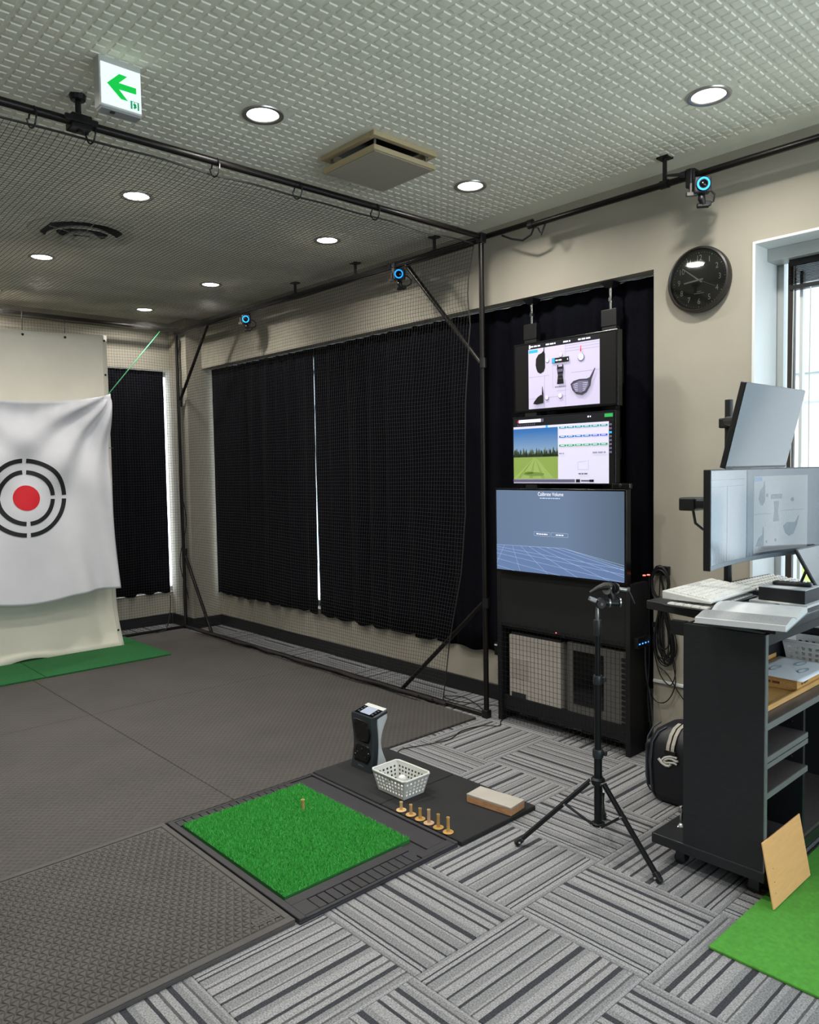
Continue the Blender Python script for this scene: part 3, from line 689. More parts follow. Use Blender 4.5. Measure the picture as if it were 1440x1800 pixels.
# stance mat with triangular relief
mt_ = root('stance_mat', (.7, 2.7, 0), 'grey rubber stance mat with a raised triangle pattern and plain border', 'mat')
X0, X1, Y0, Y1 = -.10, 1.458, 2.205, 3.235
MB().box(X0, X1, Y0, Y1, .0002, .017).build('base', RUB, mt_, bevel=.003)
fr = MB(); bw = .03
fr.box(X0, X1, Y0, Y0+bw, .017, .0215); fr.box(X0, X1, Y1-bw*.8, Y1, .017, .0215); fr.box(X0, X0+bw, Y0+bw, Y1-bw*.8, .017, .0215); fr.box(X1-bw*.8, X1, Y0+bw, Y1-bw*.8, .017, .0215)
fr.build('border', RUB, mt_, bevel=.002, seg=1)
tri = MB(); s = .0325; hh = s*math.sqrt(3)/2
for j in range(int((Y1-Y0-.06)/hh)):
    for i in range(int((X1-X0-.06)/s)+1):
        ox = X0+.036+i*s+(s/2 if j % 2 else 0); oy = Y0+.034+j*hh
        for T_ in ([(ox, oy), (ox+s, oy), (ox+s/2, oy+hh)], [(ox+s/2, oy+hh), (ox+s, oy), (ox+1.5*s, oy+hh)]):
            if max(a for a, b in T_) > X1-.026: continue
            if T_[0][0] > 1.30 and oy < 2.285 and T_[0][0] < 1.44 and oy > 2.2: 
                pass
            cx = sum(a for a, b in T_)/3; cy = sum(b for a, b in T_)/3
            o_ = [(cx+(a-cx)*.93, cy+(b-cy)*.93, .0171) for a, b in T_]
            up_ = T_[1][1] == T_[0][1]
            zz = (.0222, .0222, .0188) if up_ else (.0212, .0188, .0225)
            i_ = [(cx+(a-cx)*.66, cy+(b-cy)*.66, zz[n_]) for n_, (a, b) in enumerate(T_)]
            tri.add(o_+i_, [(3, 4, 5), (0, 1, 4, 3), (1, 2, 5, 4), (2, 0, 3, 5)])
tt = tri.build('triangle_relief', RUB, mt_); tt['kind'] = 'stuff'
lg = MB()
lg.box(1.335, 1.432, 2.258, 2.298, .0205, .0224)
for k in range(7): lg.box(1.345+k*.0115, 1.352+k*.0115, 2.264, 2.274, .0224, .0243)
for k in range(5): lg.obox((1.35+k*.017, 2.286, .0235), (.011, .006, .002), rotm('Z', .5 if k % 2 else -.4))
lg.build('moulded_emblem', RUB, mt_, bevel=.0006, seg=1)

# hitting mat tray
ht = root('hitting_mat_tray', (1.86, 2.7, 0), 'charcoal rubber tray with a ribbed rim holding the turf square', 'mat tray')
A0, A1, B0, B1 = 1.466, 2.262, 2.19, 3.225
MB().box(A0, A1, B0, B1, .0002, .012).build('base', RUB2, ht, bevel=.003)
fr = MB()
fr.box(A0, 1.494, B0, B1, .012, .0225); fr.box(2.246, A1, B0, B1, .012, .0225)
fr.box(1.494, 2.246, B0, B0+.012, .012, .0195); fr.box(1.494, 2.246, B1-.012, B1, .012, .0195)
fr.box(1.494, 2.07, 2.285, 2.333, .012, .0215); fr.box(1.494, 2.14, 3.155, 3.165, .012, .0215)
fr.box(2.135, 2.226, B0+.05, B1-.05, .012, .0195); fr.box(2.07, 2.246, B0+.012, B0+.05, .012, .020); fr.box(1.494, 1.56, B0+.012, 2.285, .012, .0215)
fr.build('rim', RUB2, ht, bevel=.002, seg=1)
for k in range(13): MB().box(1.565+k*.0385, 1.599+k*.0385, B0+.016, 2.282, .012, .0185).build('rib', RUB2, ht, bevel=.0015, seg=1)
for k in range(16): MB().box(1.50+k*.0385, 1.534+k*.0385, 3.168, 3.21, .012, .0185).build('rib', RUB2, ht, bevel=.0015, seg=1)
MB().box(2.227, 2.245, B0+.05, B1-.05, .0121, .0135).build('slot', RUB2, ht)

TURF = bpy.data.materials.new('turf_blades'); TURF.use_nodes = True
_n = TURF.node_tree.nodes; _l = TURF.node_tree.links; _b = _n['Principled BSDF']; _b.inputs['Roughness'].default_value = .45
_tc = _n.new('ShaderNodeTexCoord'); _nz = _n.new('ShaderNodeTexNoise'); _nz.inputs['Scale'].default_value = 330; _nz.inputs['Detail'].default_value = 3; _l.new(_tc.outputs['Object'], _nz.inputs['Vector'])
_rp = _n.new('ShaderNodeValToRGB'); _rp.color_ramp.elements[0].position = .34; _rp.color_ramp.elements[1].position = .68
_rp.color_ramp.elements[0].color = (*lin('#239030'), 1); _rp.color_ramp.elements[1].color = (*lin('#5fd05f'), 1)
_l.new(_nz.outputs['Fac'], _rp.inputs['Fac']); _l.new(_rp.outputs['Color'], _b.inputs['Base Color'])
tf = root('turf_square', (1.82, 2.74, .012), 'bright green artificial turf square set in the charcoal tray', 'turf')
U0, U1, V0, V1 = 1.50, 2.132, 2.338, 3.150
MB().box(U0+.004, U1-.004, V0+.004, V1-.004, .0122, .026).build('backing', M('turf_base', '#1c6b26', .9), tf)
rs = np.random.RandomState(3); n = 42000
bx_ = rs.uniform(U0+.003, U1-.003, n); by_ = rs.uniform(V0+.003, V1-.003, n); th = rs.uniform(0, 6.28, n); hgt = rs.uniform(.008, .0135, n); w_ = rs.uniform(.0011, .0019, n); ln = rs.uniform(-.006, .006, (n, 2))
vv = np.zeros((n, 3, 3)); cs, sn_ = np.cos(th)*w_, np.sin(th)*w_
vv[:, 0] = np.stack([bx_-cs, by_-sn_, np.full(n, .0255)], 1); vv[:, 1] = np.stack([bx_+cs, by_+sn_, np.full(n, .0255)], 1); vv[:, 2] = np.stack([bx_+ln[:, 0], by_+ln[:, 1], .0255+hgt], 1)
mb = MB(); mb.v = [tuple(q) for q in vv.reshape(-1, 3).tolist()]; mb.f = [(3*i, 3*i+1, 3*i+2) for i in range(n)]; mb.mi = [0]*n
bl = mb.build('blades', TURF, tf); bl['kind'] = 'stuff'

TEE = M('tan_rubber_tee', '#c39a5c', .5, var=.08, vscale=60)
mb = MB().lathe([(.007, .026), (.007, .068), (.0085, .072), (.0085, .0745), (.005, .0745), (.0045, .066)], (1.971, 2.894, 0), n=16)
tag(mb.build('rubber_tee', TEE, None, smooth=True), 'tan rubber tee poking out of the green turf square', 'tee')

for y0, y1, lb in ((2.18, 2.698, 'thin black foam mat carrying the wood block and tees'), (2.702, 3.238, 'thin black foam mat under the launch monitor and basket')):
    tag(MB().box(2.272, 2.768, y0, y1, .0002, .022).build('foam_mat', RUBBLK, None, bevel=.003, seg=1), lb, 'mat')
tag(MB().box(2.352, 3.75, -.6, 1.148, .0004, .010).build('putting_mat', FELT2, None, bevel=.002, seg=1), 'bright green putting mat in front of the dark cabinet', 'mat')

# ================================================================== THINGS ON THE FOAM MATS
Z0 = .0222
lm = root('launch_monitor', (2.53, 3.085, Z0), 'black and silver launch monitor with a tilted top display', 'launch monitor')
def sx(z):   # side profile: front x, back x at height z
    t = (z-Z0)/.285
    fx = 2.462+.016*math.sin(min(1, t*1.15)*PI)*.9+.012*t
    bx2 = 2.578-.036*math.sin(min(1, max(0, t-.12)*1.25)*PI)+.012*t
    return fx, bx2
zs = [Z0+.285*k/14 for k in range(15)]
def wy(z):
    t = (z-Z0)/.285; i_ = .004*math.sin(min(1, t*1.1)*PI); return 3.0+i_, 3.168-i_
secs = []
for z in zs: a, b = sx(z); c, e = wy(z); secs.append((z, a, a+.045, c, e, .010))
lb_ = MB().loft(secs); lb_.build('front_shell', M('slate_plastic', '#2b3136', .35), lm, smooth=True, angle=.9)
secs = []
for z in zs: a, b = sx(z); c, e = wy(z); secs.append((z, a+.0455, b, c+.002, e-.002, .012))
MB().loft(secs).build('rear_shell', M('silver_plastic', '#c9cfd3', .3, .1), lm, smooth=True, angle=.9)
def face_panel(z0_, z1_, m0, m1, name, mat, off=.002):
    def fn(u, v):
        z = z0_+(z1_-z0_)*v; a, b = sx(z); c, e = wy(z)
        arch = m0+(m1-m0)*math.sin(v*PI)
        return (a-off, c+.010+arch+(e-c-.020-2*arch)*u, z)
    MB().sheet(fn, 8, 8).build(name, mat, lm, smooth=True, solid=.002)
face_panel(.165, .285, .022, .0, 'upper_window', BLK_GLOSS); face_panel(.062, .150, .02, .0, 'lower_window', BLK_GLOSS)
for y, z in ((3.135, .255), (3.06, .262), (3.03, .25), (3.10, .215), (3.12, .105), (3.05, .088), (3.085, .125), (3.135, .09), (3.03, .112)):
    a, b = sx(z); MB().lathe([(.0001, .004), (.006, .003), (.008, 0)], (a-.004, y, z), (-1, 0, 0), 12).build('lens', M('dark_lens', '#14171b', .05), lm, smooth=True)
a, b = sx(.045); MB().box(a-.003, a+.004, 3.06, 3.105, .038, .046).build('name_plate', M('plate_grey', '#4b5257', .35), lm)
# tilted head
ht_ = Matrix.Rotation(math.radians(-14), 3, 'Y'); hc = Vector((2.540, 3.084, .308))
hd_ = MB().obox(hc, (.100, .168, .022), ht_).build('head', M('slate_plastic', '#2b3136', .35), lm, bevel=.008, seg=3)
MB().obox(hc+ht_ @ Vector((.038, 0, .0115)), (.026, .15, .004), ht_).build('head_band', M('white_plastic', '#e2e3df', .4), hd_, bevel=.001)
MB().obox(hc+ht_ @ Vector((-.012, 0, .0115)), (.072, .146, .003), ht_).build('control_glass', BLK_GLOSS, hd_)
MB().obox(hc+ht_ @ Vector((-.008, 0, .0135)), (.062, .078, .0015), ht_).build('display', E_('lm_screen', '#8d97a8', .45), hd_)
for sy in (-.055, .055):
    for sxx in (-.03, -.01, .01): MB().obox(hc+ht_ @ Vector((sxx, sy, .0134)), (.010, .014, .001), ht_).build('button', M('button_grey', '#3d434a', .4), hd_)

def basket(name, label, cx, cy, z, w, l, h, rows, cu, cvn, rz=0., group=None):
    """tapered perforated basket; w along x, l along y"""
    rt = root(name, (cx, cy, z), label, 'basket', group)
    R_ = Matrix.Rotation(rz, 3, 'Z'); tp = .78
    def side(k, u, v):
        s_ = tp+(1-tp)*v; a, b = w/2*s_, l/2*s_
        c_ = [(-a, -b), (a, -b), (a, b), (-a, b)]; p, q = c_[k], c_[(k+1) % 4]
        o_ = R_ @ Vector((p[0]+(q[0]-p[0])*u, p[1]+(q[1]-p[1])*u, 0))
        return (cx+o_.x, cy+o_.y, z+h*v)
    mb = MB()
    for k in range(4):
        nu = cvn if k % 2 else cu; us = [0]
        for i in range(nu): us += [(i+.75)/(nu+.5)*1.0-.02, (i+.75)/(nu+.5)+.38/(nu+.5)]
        us.append(1); vs_ = [0, .1]
        for j in range(rows): vs_ += [.16+j*.74/rows, .16+(j+.55)*.74/rows]
        vs_.append(1)
        base = len(mb.v); W_ = len(us); mb.v += [side(k, u, v) for v in vs_ for u in us]
        for j in range(len(vs_)-1):
            for i in range(W_-1):
                hole = (i % 2 == 1) and (j >= 2 and j % 2 == 0) and j < len(vs_)-1
                if not hole: mb.f.append((base+j*W_+i, base+j*W_+i+1, base+(j+1)*W_+i+1, base+(j+1)*W_+i)); mb.mi.append(0)
    bt = [side(k, 0, .02) for k in range(4)]; mb.add(bt, [(0, 1, 2, 3)])
    mb.build('wall', WHITE_PL, rt, solid=.0022)
    rim = []
    for k in range(4):
        for u in np.linspace(.06, .94, 6):
            q = Vector(side(k, u, 1)); o_ = (q-Vector((cx, cy, q.z))); o_.normalize(); rim.append(q+o_*.004)
    MB().tube(rim, .0055, 8, closed=True).build('rim', WHITE_PL, rt, smooth=True)
    return rt
basket('ball_basket', 'small white perforated basket holding a golf ball', 2.435, 2.737, Z0+.0015, .165, .232, .098, 4, 6, 9)
mb = MB()
prof = [(.0214*math.sin(PI*k/14), -.0214*math.cos(PI*k/14)) for k in range(15)]; prof[0] = (.0002, -.0214); prof[-1] = (.0002, .0214)
for bx1, by1, bz1, lb in ((2.425, 2.715, .026, 'white golf ball at the bottom of the perforated basket'), (2.468, 2.715, .026, 'white golf ball at the bottom of the perforated basket'), (2.425, 2.760, .026, 'white golf ball at the bottom of the perforated basket'), (2.468, 2.760, .026, 'white golf ball at the bottom of the perforated basket'), (2.446, 2.738, .0555, 'white golf ball with a dark line on top of the others in the basket')):
    gb = root('golf_ball', (bx1, by1, Z0+bz1-.0214), lb, 'ball', 'golf balls in the basket')
    MB().lathe(prof, (bx1, by1, Z0+bz1), n=24).build('ball', M('ball_white', '#e4e5e3', .3, bump=.6, bscale=160), gb, smooth=True, angle=3)
    MB().tube([(bx1+.0216*math.cos(a)*math.cos(.5), by1+.0216*math.sin(a), Z0+bz1+.0216*math.cos(a)*math.sin(.5)) for a in np.linspace(1.8, 4.4, 14)], .0009, 5).build('alignment_line', DKGREY, gb)

hs = (.040, .048, .050, .062, .060, .066)
ys = (2.577, 2.512, 2.452, 2.396, 2.337, 2.277)
cols = ('#cfae78', '#c19a63', '#b98f4e', '#c5a27c', '#b58c4c', '#bd9451')
words = ('shortest tan rubber tee at the basket end of the row of six', 'second rubber tee in the row of six, counting from the basket', 'third rubber tee in the row of six, counting from the basket',
         'pinkish fourth rubber tee in the row of six, counting from the basket', 'fifth rubber tee in the row of six, counting from the basket', 'tallest rubber tee ending the row of six away from the basket')
for k in range(6):
    rt = root('rubber_tee', (2.292, ys[k], Z0), words[k], 'tee', 'row of rubber tees'); mt2 = M('tee_%d' % k, cols[k], .5, var=.1, vscale=50)
    h_ = hs[k]
    MB().lathe([(.022, .0002), (.0235, .0015), (.0235, .0035), (.019, .0045), (.009, .005)], (2.292, ys[k], Z0), n=24).build('base', mt2, rt, smooth=True)
    MB().lathe([(.0085, .0045), (.0072, .010), (.0068, h_*.8), (.0075, h_), (.0075, h_+.001), (.0045, h_+.001), (.004, h_-.008)], (2.292, ys[k], Z0), n=16).build('stem', mt2, rt, smooth=True)

wbk = root('wood_block', (2.64, 2.30, Z0), 'rectangular wood block with a pale grey top on the black mat', 'wood block')
Rz = Matrix.Rotation(.12, 3, 'Z')
MB().obox((2.638, 2.312, Z0+.0165), (.112, .245, .031), Rz).build('core', M('raw_pine', '#b98a63', .6, var=.25, vscale=6, stretch=(30, 3, 30)), wbk, bevel=.002)
MB().obox((2.638, 2.312, Z0+.036), (.1125, .2455, .008), Rz).build('top_layer', M('pale_laminate', '#b0aaa1', .6, var=.06, vscale=9), wbk, bevel=.001)

# ================================================================== TRIPOD STAND
tp = root('light_stand', (2.684, 1.788, 0), 'black folding tripod stand with a clamp on top', 'tripod')
C0 = Vector((2.684, 1.788, 0)); SAT = M('satin_black_metal', '#17191c', .35, .4)
MB().cyl(C0+Vector((0, 0, .10)), C0+Vector((0, 0, .385)), .0165, n=18).build('lower_tube', SAT, tp, smooth=True)
MB().cyl(C0+Vector((0, 0, .385)), C0+Vector((0, 0, .69)), .0138, n=18).build('middle_tube', SAT, tp, smooth=True)
MB().cyl(C0+Vector((0, 0, .69)), C0+Vector((0, 0, .90)), .0112, n=18).build('upper_tube', SAT, tp, smooth=True)
for z, h_, r_ in ((.375, .036, .0225), (.682, .038, .019), (.885, .065, .0165)):
    MB().lathe([(r_*.9, 0), (r_, .004), (r_, h_-.004), (r_*.9, h_)], C0+Vector((0, 0, z)), n=18).build('locking_collar', M('collar_grey', '#23282b', .4), tp, smooth=True)
for z, dx in ((.39, .02), (.70, .018)): MB().obox(C0+Vector((dx, -dx, z+.002)), (.016, .016, .02)).build('lock_tab', DKGREY, tp, bevel=.003)
MB().lathe([(.026, 0), (.029, .006), (.029, .022), (.022, .03)], C0+Vector((0, 0, .262)), n=16).build('hub', SAT, tp, smooth=True)
MB().lathe([(.020, 0), (.028, .004), (.028, .014), (.02, .018)], C0+Vector((0, 0, .085)), n=16).build('lower_hub', SAT, tp, smooth=True)
for fx, fy in ((2.443, 2.024), (2.599, 1.461), (2.905, 1.905)):
    F = Vector((fx, fy, .012)); dr = (F-C0); dr.z = 0; dr.normalize(); Tp = C0+dr*.034+Vector((0, 0, .275)); ax = (F-Tp); ln_ = ax.length; ax.normalize()
    zz = dr.cross(Vector((0, 0, 1))).normalized(); Rl = Matrix((ax, zz, ax.cross(zz))).transposed()
    lg_ = MB().obox((Tp+F)/2, (ln_, .017, .017), Rl).build('leg', SAT, tp, bevel=.003)
    MB().obox(F+ax*-.012, (.04, .023, .023), Rl).build('foot', BLK, lg_, bevel=.005)
    q = Tp+ax*ln_*.36; e = C0+dr*.032+Vector((0, 0, .094)); sd = zz*.011
    MB().cyl(q+sd, e+sd, .0055, n=8).build('strut', SAT, lg_)
    for w_, off in ((Tp, .0), (q, .0), (e, .0), (F-ax*.012, .0)): MB().cyl(w_-zz*.0135, w_+zz*.0175, .0045, n=8).build('rivet', CHROME, lg_)
MB().lathe([(.0085, 0), (.0095, .02), (.0085, .034), (.0075, .044), (.0075, .055)], C0+Vector((0, 0, .948)), n=16).build('spigot', STEEL, tp, smooth=True)
V_ = lambda a, b, c: C0+Vector((a*.7346, a*-.678, 0))+Vector((b*.676, b*.734, 0))+Vector((0, 0, c))    # a = right seen from the desk aisle
MB().lathe([(.018, -.02), (.022, -.008), (.022, .008), (.018, .02)], V_(.012, 0, 1.018), (.676, .734, 0), 18).build('swivel_joint', BLK, tp, smooth=True)
MB().cyl(V_(.012, -.024, 1.018), V_(.012, -.019, 1.018), .006, n=10).build('joint_pin', CHROME, tp)
mb = MB(); mb.obox(V_(-.022, -.01, 1.036), (.034, .02, .018), Matrix.Rotation(-.75, 3, 'Z') @ Matrix.Rotation(.4, 3, 'Y')); mb.build('wing_nut', STEEL, tp, bevel=.004)
mb = MB(); mb.cyl(V_(.03, 0, 1.022), V_(.085, 0, 1.018), .017, n=14); mb.build('barrel', SAT, tp, bevel=.002)
for a in (.045, .088): MB().cyl(V_(a, 0, 1.02), V_(a+.006, 0, 1.02), .020, n=16).build('collar_ring', STEEL, tp, smooth=True)
mb = MB(); mb.tube([V_(.062, 0, 1.02), V_(.056, 0, 1.05), V_(.048, 0, 1.076)], [.012, .014, .012], 10)
mb.build('yoke', SAT, tp, smooth=True)
mb = MB(); mb.tube([V_(-.03, 0, 1.062), V_(.0, 0, 1.080), V_(.03, 0, 1.088), V_(.058, 0, 1.086)], [.006, .010, .016, .018], 10); mb.build('jaw', BLK, tp, smooth=True)
for a, h_ in ((.036, 1.078), (.052, 1.08), (.070, 1.078)): MB().cyl(V_(a, -.003, h_), V_(a+.004, 0, h_), .024, n=18).build('clamp_disc', STEEL if a != .052 else BLK, tp, smooth=True)
MB().cyl(V_(.074, 0, 1.078), V_(.125, 0, 1.070), .0085, n=12).build('grip_bar', STEEL, tp, smooth=True)
MB().cyl(V_(.120, 0, 1.071), V_(.130, 0, 1.069), .012, n=14).build('grip_end', DKGREY, tp, smooth=True)
MB().tube([V_(.126, 0, 1.066), V_(.138, 0, 1.045), V_(.152, 0, 1.012)], [.005, .004, .003], 8).build('lever', SAT, tp, smooth=True)

# ================================================================== SCREEN TOWER
for y0, y1, lb in ((2.978, 3.07, 'black timber support post jammed under the header, towards the net'), (2.418, 2.512, 'black timber support post jammed under the header, towards the clock')):
    rt = root('support_post', (3.84, (y0+y1)/2, .0), lb, 'post'); ym = (y0+y1)/2
    tm_ = MB().box(3.822, 3.860, y0, y1, .0, 2.36).build('timber', M('black_timber', '#131417', .6, var=.2, vscale=20), rt, bevel=.002)
    MB().box(3.818, 3.864, y0-.003, y1+.003, 2.36, 2.455).build('top_sleeve', BLK, tm_, bevel=.003)
    MB().cyl((3.841, ym, 2.45), (3.841, ym, 2.59), .010, n=12).build('jack_screw', CHROME, rt, smooth=True)
    MB().cyl((3.841, ym, 2.50), (3.841, ym, 2.52), .017, n=6).build('jack_nut', CHROME, rt)
    MB().lathe([(.03, -.03), (.05, -.010), (.058, 0)], (3.841, ym, 2.6055), n=4).build('top_plate', BLK, rt)

SCR = lambda n_, c, s_: E_('display_'+n_, c, s_)
BZ = M('bezel_black', '#07080a', .25)
def wall_display(label, x, y0, y1, z0, z1, bez=.012):
    rt = root('display_screen', (x+.02, (y0+y1)/2, z0), label, 'display')
    hs_ = MB().box(x, x+.045, y0, y1, z0, z1).build('housing', BZ, rt, bevel=.003)
    MB().box(x+.045, 3.820, (y0+y1)/2-.25, (y0+y1)/2+.25, (z0+z1)/2-.06, (z0+z1)/2+.06).build('wall_mount', BLK, rt)
    return hs_, Canvas((x-.0002, y1-bez, z1-bez), (0, -1, 0), (0, 0, -1), y1-y0-2*bez, z1-z0-2*bez)
XD = 3.60
LAV = SCR('lavender', '#b9b2cc', .62); NIGHT = SCR('near_black', '#0b0b0e', .15); INKG = SCR('ink', '#1a1a1c', .15); GREYL = SCR('line_grey', '#8f8aa4', .5); CY = SCR('cyan', '#2b9ad0', .7); WHT = SCR('white', '#dcdcea', .8)
REDS = SCR('red', '#d0243a', .7); SHD = SCR('shade', '#5d5a72', .4)
# top screen: club data page
rt, c = wall_display('top display of the tower showing a golf club head page', XD, 2.268, 2.972, 1.895, 2.297)
c.rect(0, 0, 1, 1, NIGHT); c.up()
X_ = lambda a: .145+a*.71
c.rect(X_(0), .0, X_(1.0), .075, SCR('bar', '#15151a', .3)); c.rect(X_(0), .075, X_(1), .985, LAV); c.up()
for a, t in ((.10, .11), (.33, .10), (.56, .07), (.80, .12)): c.words(X_(a), .037, t, .022, WHT, int(a*100))
c.rect(X_(.01), .01, X_(.03), .065, WHT)
c.rect(X_(.01), .09, X_(.14), .135, CY); 
for l in (((0, .50), (.31, .50)), ((.62, .50), (1, .50)), ((.54, .075), (.54, .27)), ((.24, .50), (.24, .985)), ((.54, .60), (.54, .985)), ((.54, .10), (1, .10)), ((.54, .14), (1, .14)), ((.54, .18), (1, .18)), ((.36, .30), (.36, .70)), ((.0, .83), (.54, .83))):
    c.line(X_(l[0][0]), l[0][1], X_(l[1][0]), l[1][1], .0015, GREYL)
c.up()
def driver_top(cx, cy, s): c.poly([(X_(cx+a*s), cy+b*s*1.35) for a, b in ((-.07, .02), (-.065, -.05), (-.03, -.095), (.02, -.11), (.045, -.13), (.055, -.19), (.06, -.19), (.06, -.12), (.07, -.09), (.07, .06), (.05, .10), (.0, .12), (-.04, .10), (-.06, .06))], INKG)
driver_top(.18, .30, 1.0)
def ball(cx, cy, r_):
    c.ell(X_(cx), cy, r_, r_*1.8, SHD); c.up(); c.ell(X_(cx-.003), cy-.008, r_*.82, r_*1.5, WHT); c.up(); c.line(X_(cx-.012), cy+.01, X_(cx+.01), cy-.02, .002, SHD)
ball(.285, .285, .018); ball(.48, .23, .018); ball(.76, .30, .032); ball(.28, .84, .019); ball(.475, .83, .021)
c.poly([(X_(.752), .215), (X_(.768), .215), (X_(.764), .135), (X_(.760), .12), (X_(.756), .135)], REDS)
c.rect(X_(.36), .26, X_(.60), .335, INKG); c.up(); c.rect(X_(.365), .265, X_(.40), .33, CY); c.words(X_(.46), .297, .07, .02, WHT, 3); c.rect(X_(.575), .285, X_(.585), .31, WHT)
c.poly([(X_(a), b) for a, b in ((.435, .365), (.45, .365), (.45, .395), (.505, .395), (.505, .365), (.52, .365), (.525, .43), (.512, .52), (.525, .65), (.43, .65), (.443, .52), (.43, .43))], INKG)
c.up(); c.rect(X_(.44), .43, X_(.515), .47, SHD); c.rect(X_(.447), .50, X_(.508), .53, SCR('dim', '#3a3a44', .3)); c.rect(X_(.447), .56, X_(.508), .58, SCR('dim', '#3a3a44', .3))
c.words(X_(.48), .69, .11, .014, SHD, 4)
c.poly([(X_(a), b) for a, b in ((.08, .91), (.10, .87), (.15, .81), (.20, .78), (.21, .79), (.215, .66), (.222, .66), (.235, .78), (.235, .91), (.14, .925))], INKG)
c.poly([(X_(a), b) for a, b in ((.62, .67), (.66, .63), (.74, .61), (.84, .615), (.88, .60), (.945, .475), (.955, .48), (.905, .63), (.89, .72), (.84, .81), (.78, .845), (.70, .825), (.645, .76))], SCR('club_grey', '#3d3c46', .4))
c.up(); c.poly([(X_(a), b) for a, b in ((.645, .675), (.74, .635), (.86, .645), (.865, .71), (.82, .785), (.76, .81), (.69, .78), (.655, .73))], SCR('club_face', '#6e6a86', .45)); c.up()
for k in range(5):
    c.line(X_(.665+.005*k), .68+.025*k, X_(.72), .67+.028*k, .0014, WHT); c.line(X_(.79), .67+.028*k, X_(.855-.008*k), .675+.024*k, .0014, WHT)
c.build('screen_image', rt)
# middle screen: driving-range view
rt, c = wall_display('middle display of the tower showing a driving range view', XD, 2.284, 2.986, 1.474, 1.872, .008)
c.rect(0, 0, 1, 1, NIGHT); c.up(); c.rect(0, .13, .955, 1.0, SCR('pale', '#c2bfd4', .68)); c.rect(0, 0, 1, .13, SCR('slate', '#14171d', .3)); c.up()
SKYM = bpy.data.materials.new('display_sky'); SKYM.use_nodes = True
_n = SKYM.node_tree.nodes; _l = SKYM.node_tree.links; _b = _n['Principled BSDF']; _tc = _n.new('ShaderNodeTexCoord'); _s = _n.new('ShaderNodeSeparateXYZ'); _l.new(_tc.outputs['Object'], _s.inputs[0])
_mr = _n.new('ShaderNodeMapRange'); _mr.inputs[1].default_value = 1.64; _mr.inputs[2].default_value = 1.82; _l.new(_s.outputs['Z'], _mr.inputs[0])
_rp = _n.new('ShaderNodeValToRGB'); _rp.color_ramp.elements[0].color = (*lin('#9dbcd6'), 1); _rp.color_ramp.elements[1].color = (*lin('#2478c4'), 1); _rp.color_ramp.elements[1].position = .8
_l.new(_mr.outputs[0], _rp.inputs['Fac']); _l.new(_rp.outputs['Color'], _b.inputs['Emission Color']); _b.inputs['Emission Strength'].default_value = .8; _b.inputs['Base Color'].default_value = (.02, .02, .02, 1)
c.rect(0, .165, .47, .60, SKYM); c.rect(0, .58, .47, .935, SCR('fairway', '#7a9148', .6)); c.up()
rr_ = random.Random(5)
for k in range(70):
    a = k/70*.465; h_ = rr_.uniform(.05, .15); w_ = rr_.uniform(.006, .012)
    c.poly([(a, .60), (a+w_*2, .60), (a+w_*1.6, .60-h_*.7), (a+w_, .60-h_), (a+w_*.4, .60-h_*.7)], SCR('tree%d' % (k % 3), ('#3d4c36', '#2c3a2a', '#5a6450')[k % 3], .5))
c.rect(0, .565, .47, .60, SCR('tree1', '#2c3a2a', .5)); c.up()
for k in range(5): c.poly([(.23, .60), (.235, .60), (-.05+k*.13+.09 if k < 4 else .47, .93), (max(0, -.05+k*.13), .93)], SCR('mow', '#879d55', .6))
c.up(); c.ell(.22, .86, .11, .028, SCR('bunker', '#687e3e', .55)); c.ell(.17, .84, .05, .02, SCR('bunker', '#687e3e', .55))
BARS = (SCR('teal', '#0f7f86', .7), SCR('blue', '#1565a8', .7), SCR('grn', '#168a4e', .7))
for row, yv in enumerate((.165, .30, .43)):
    for k in range(6): c.rect(.485+k*.078, yv, .485+k*.078+.07, yv+.026, BARS[row] if not (row == 1 and k > 3) else SCR('royal', '#3450c0', .7))
for row, yv in enumerate((.163, .298, .43)):
    c.up()
    for k in range(6): c.rect(.50+k*.078, yv+.009, .54+k*.078, yv+.017, WHT)
c.words(.51, .56, .05, .018, GREYL, 5); c.words(.87, .56, .12, .022, GREYL, 6); c.words(.72, .86, .09, .018, SHD, 7)
for q in ((.67, .69, .67, .80), (.67, .80, .77, .80), (.77, .80, .77, .66), (.67, .69, .75, .68)): c.line(*q, .0014, GREYL)
c.rect(.065, .028, .30, .075, WHT); c.rect(.05, .035, .062, .07, REDS); c.rect(.30, .028, .33, .075, SHD); c.rect(.92, .02, .995, .07, SCR('go', '#2f9a4c', .6)); c.ell(.77, .045, .008, .013, WHT); c.rect(.785, .035, .795, .055, WHT)
for k in range(9): c.rect(.05+k*.022, .095, .062+k*.022, .112, SHD)
c.rect(.35, .13, .372, .165, CY); c.rect(.0, .94, .64, .985, SHD); c.rect(.65, .94, .69, .985, INKG); c.rect(.70, .95, .80, .975, SHD); c.rect(.78, .945, .82, .98, INKG)
for k in range(8): c.rect(.963, .16+k*.055, .985, .19+k*.055, CY if k == 2 else SHD)
c.build('screen_image', rt)
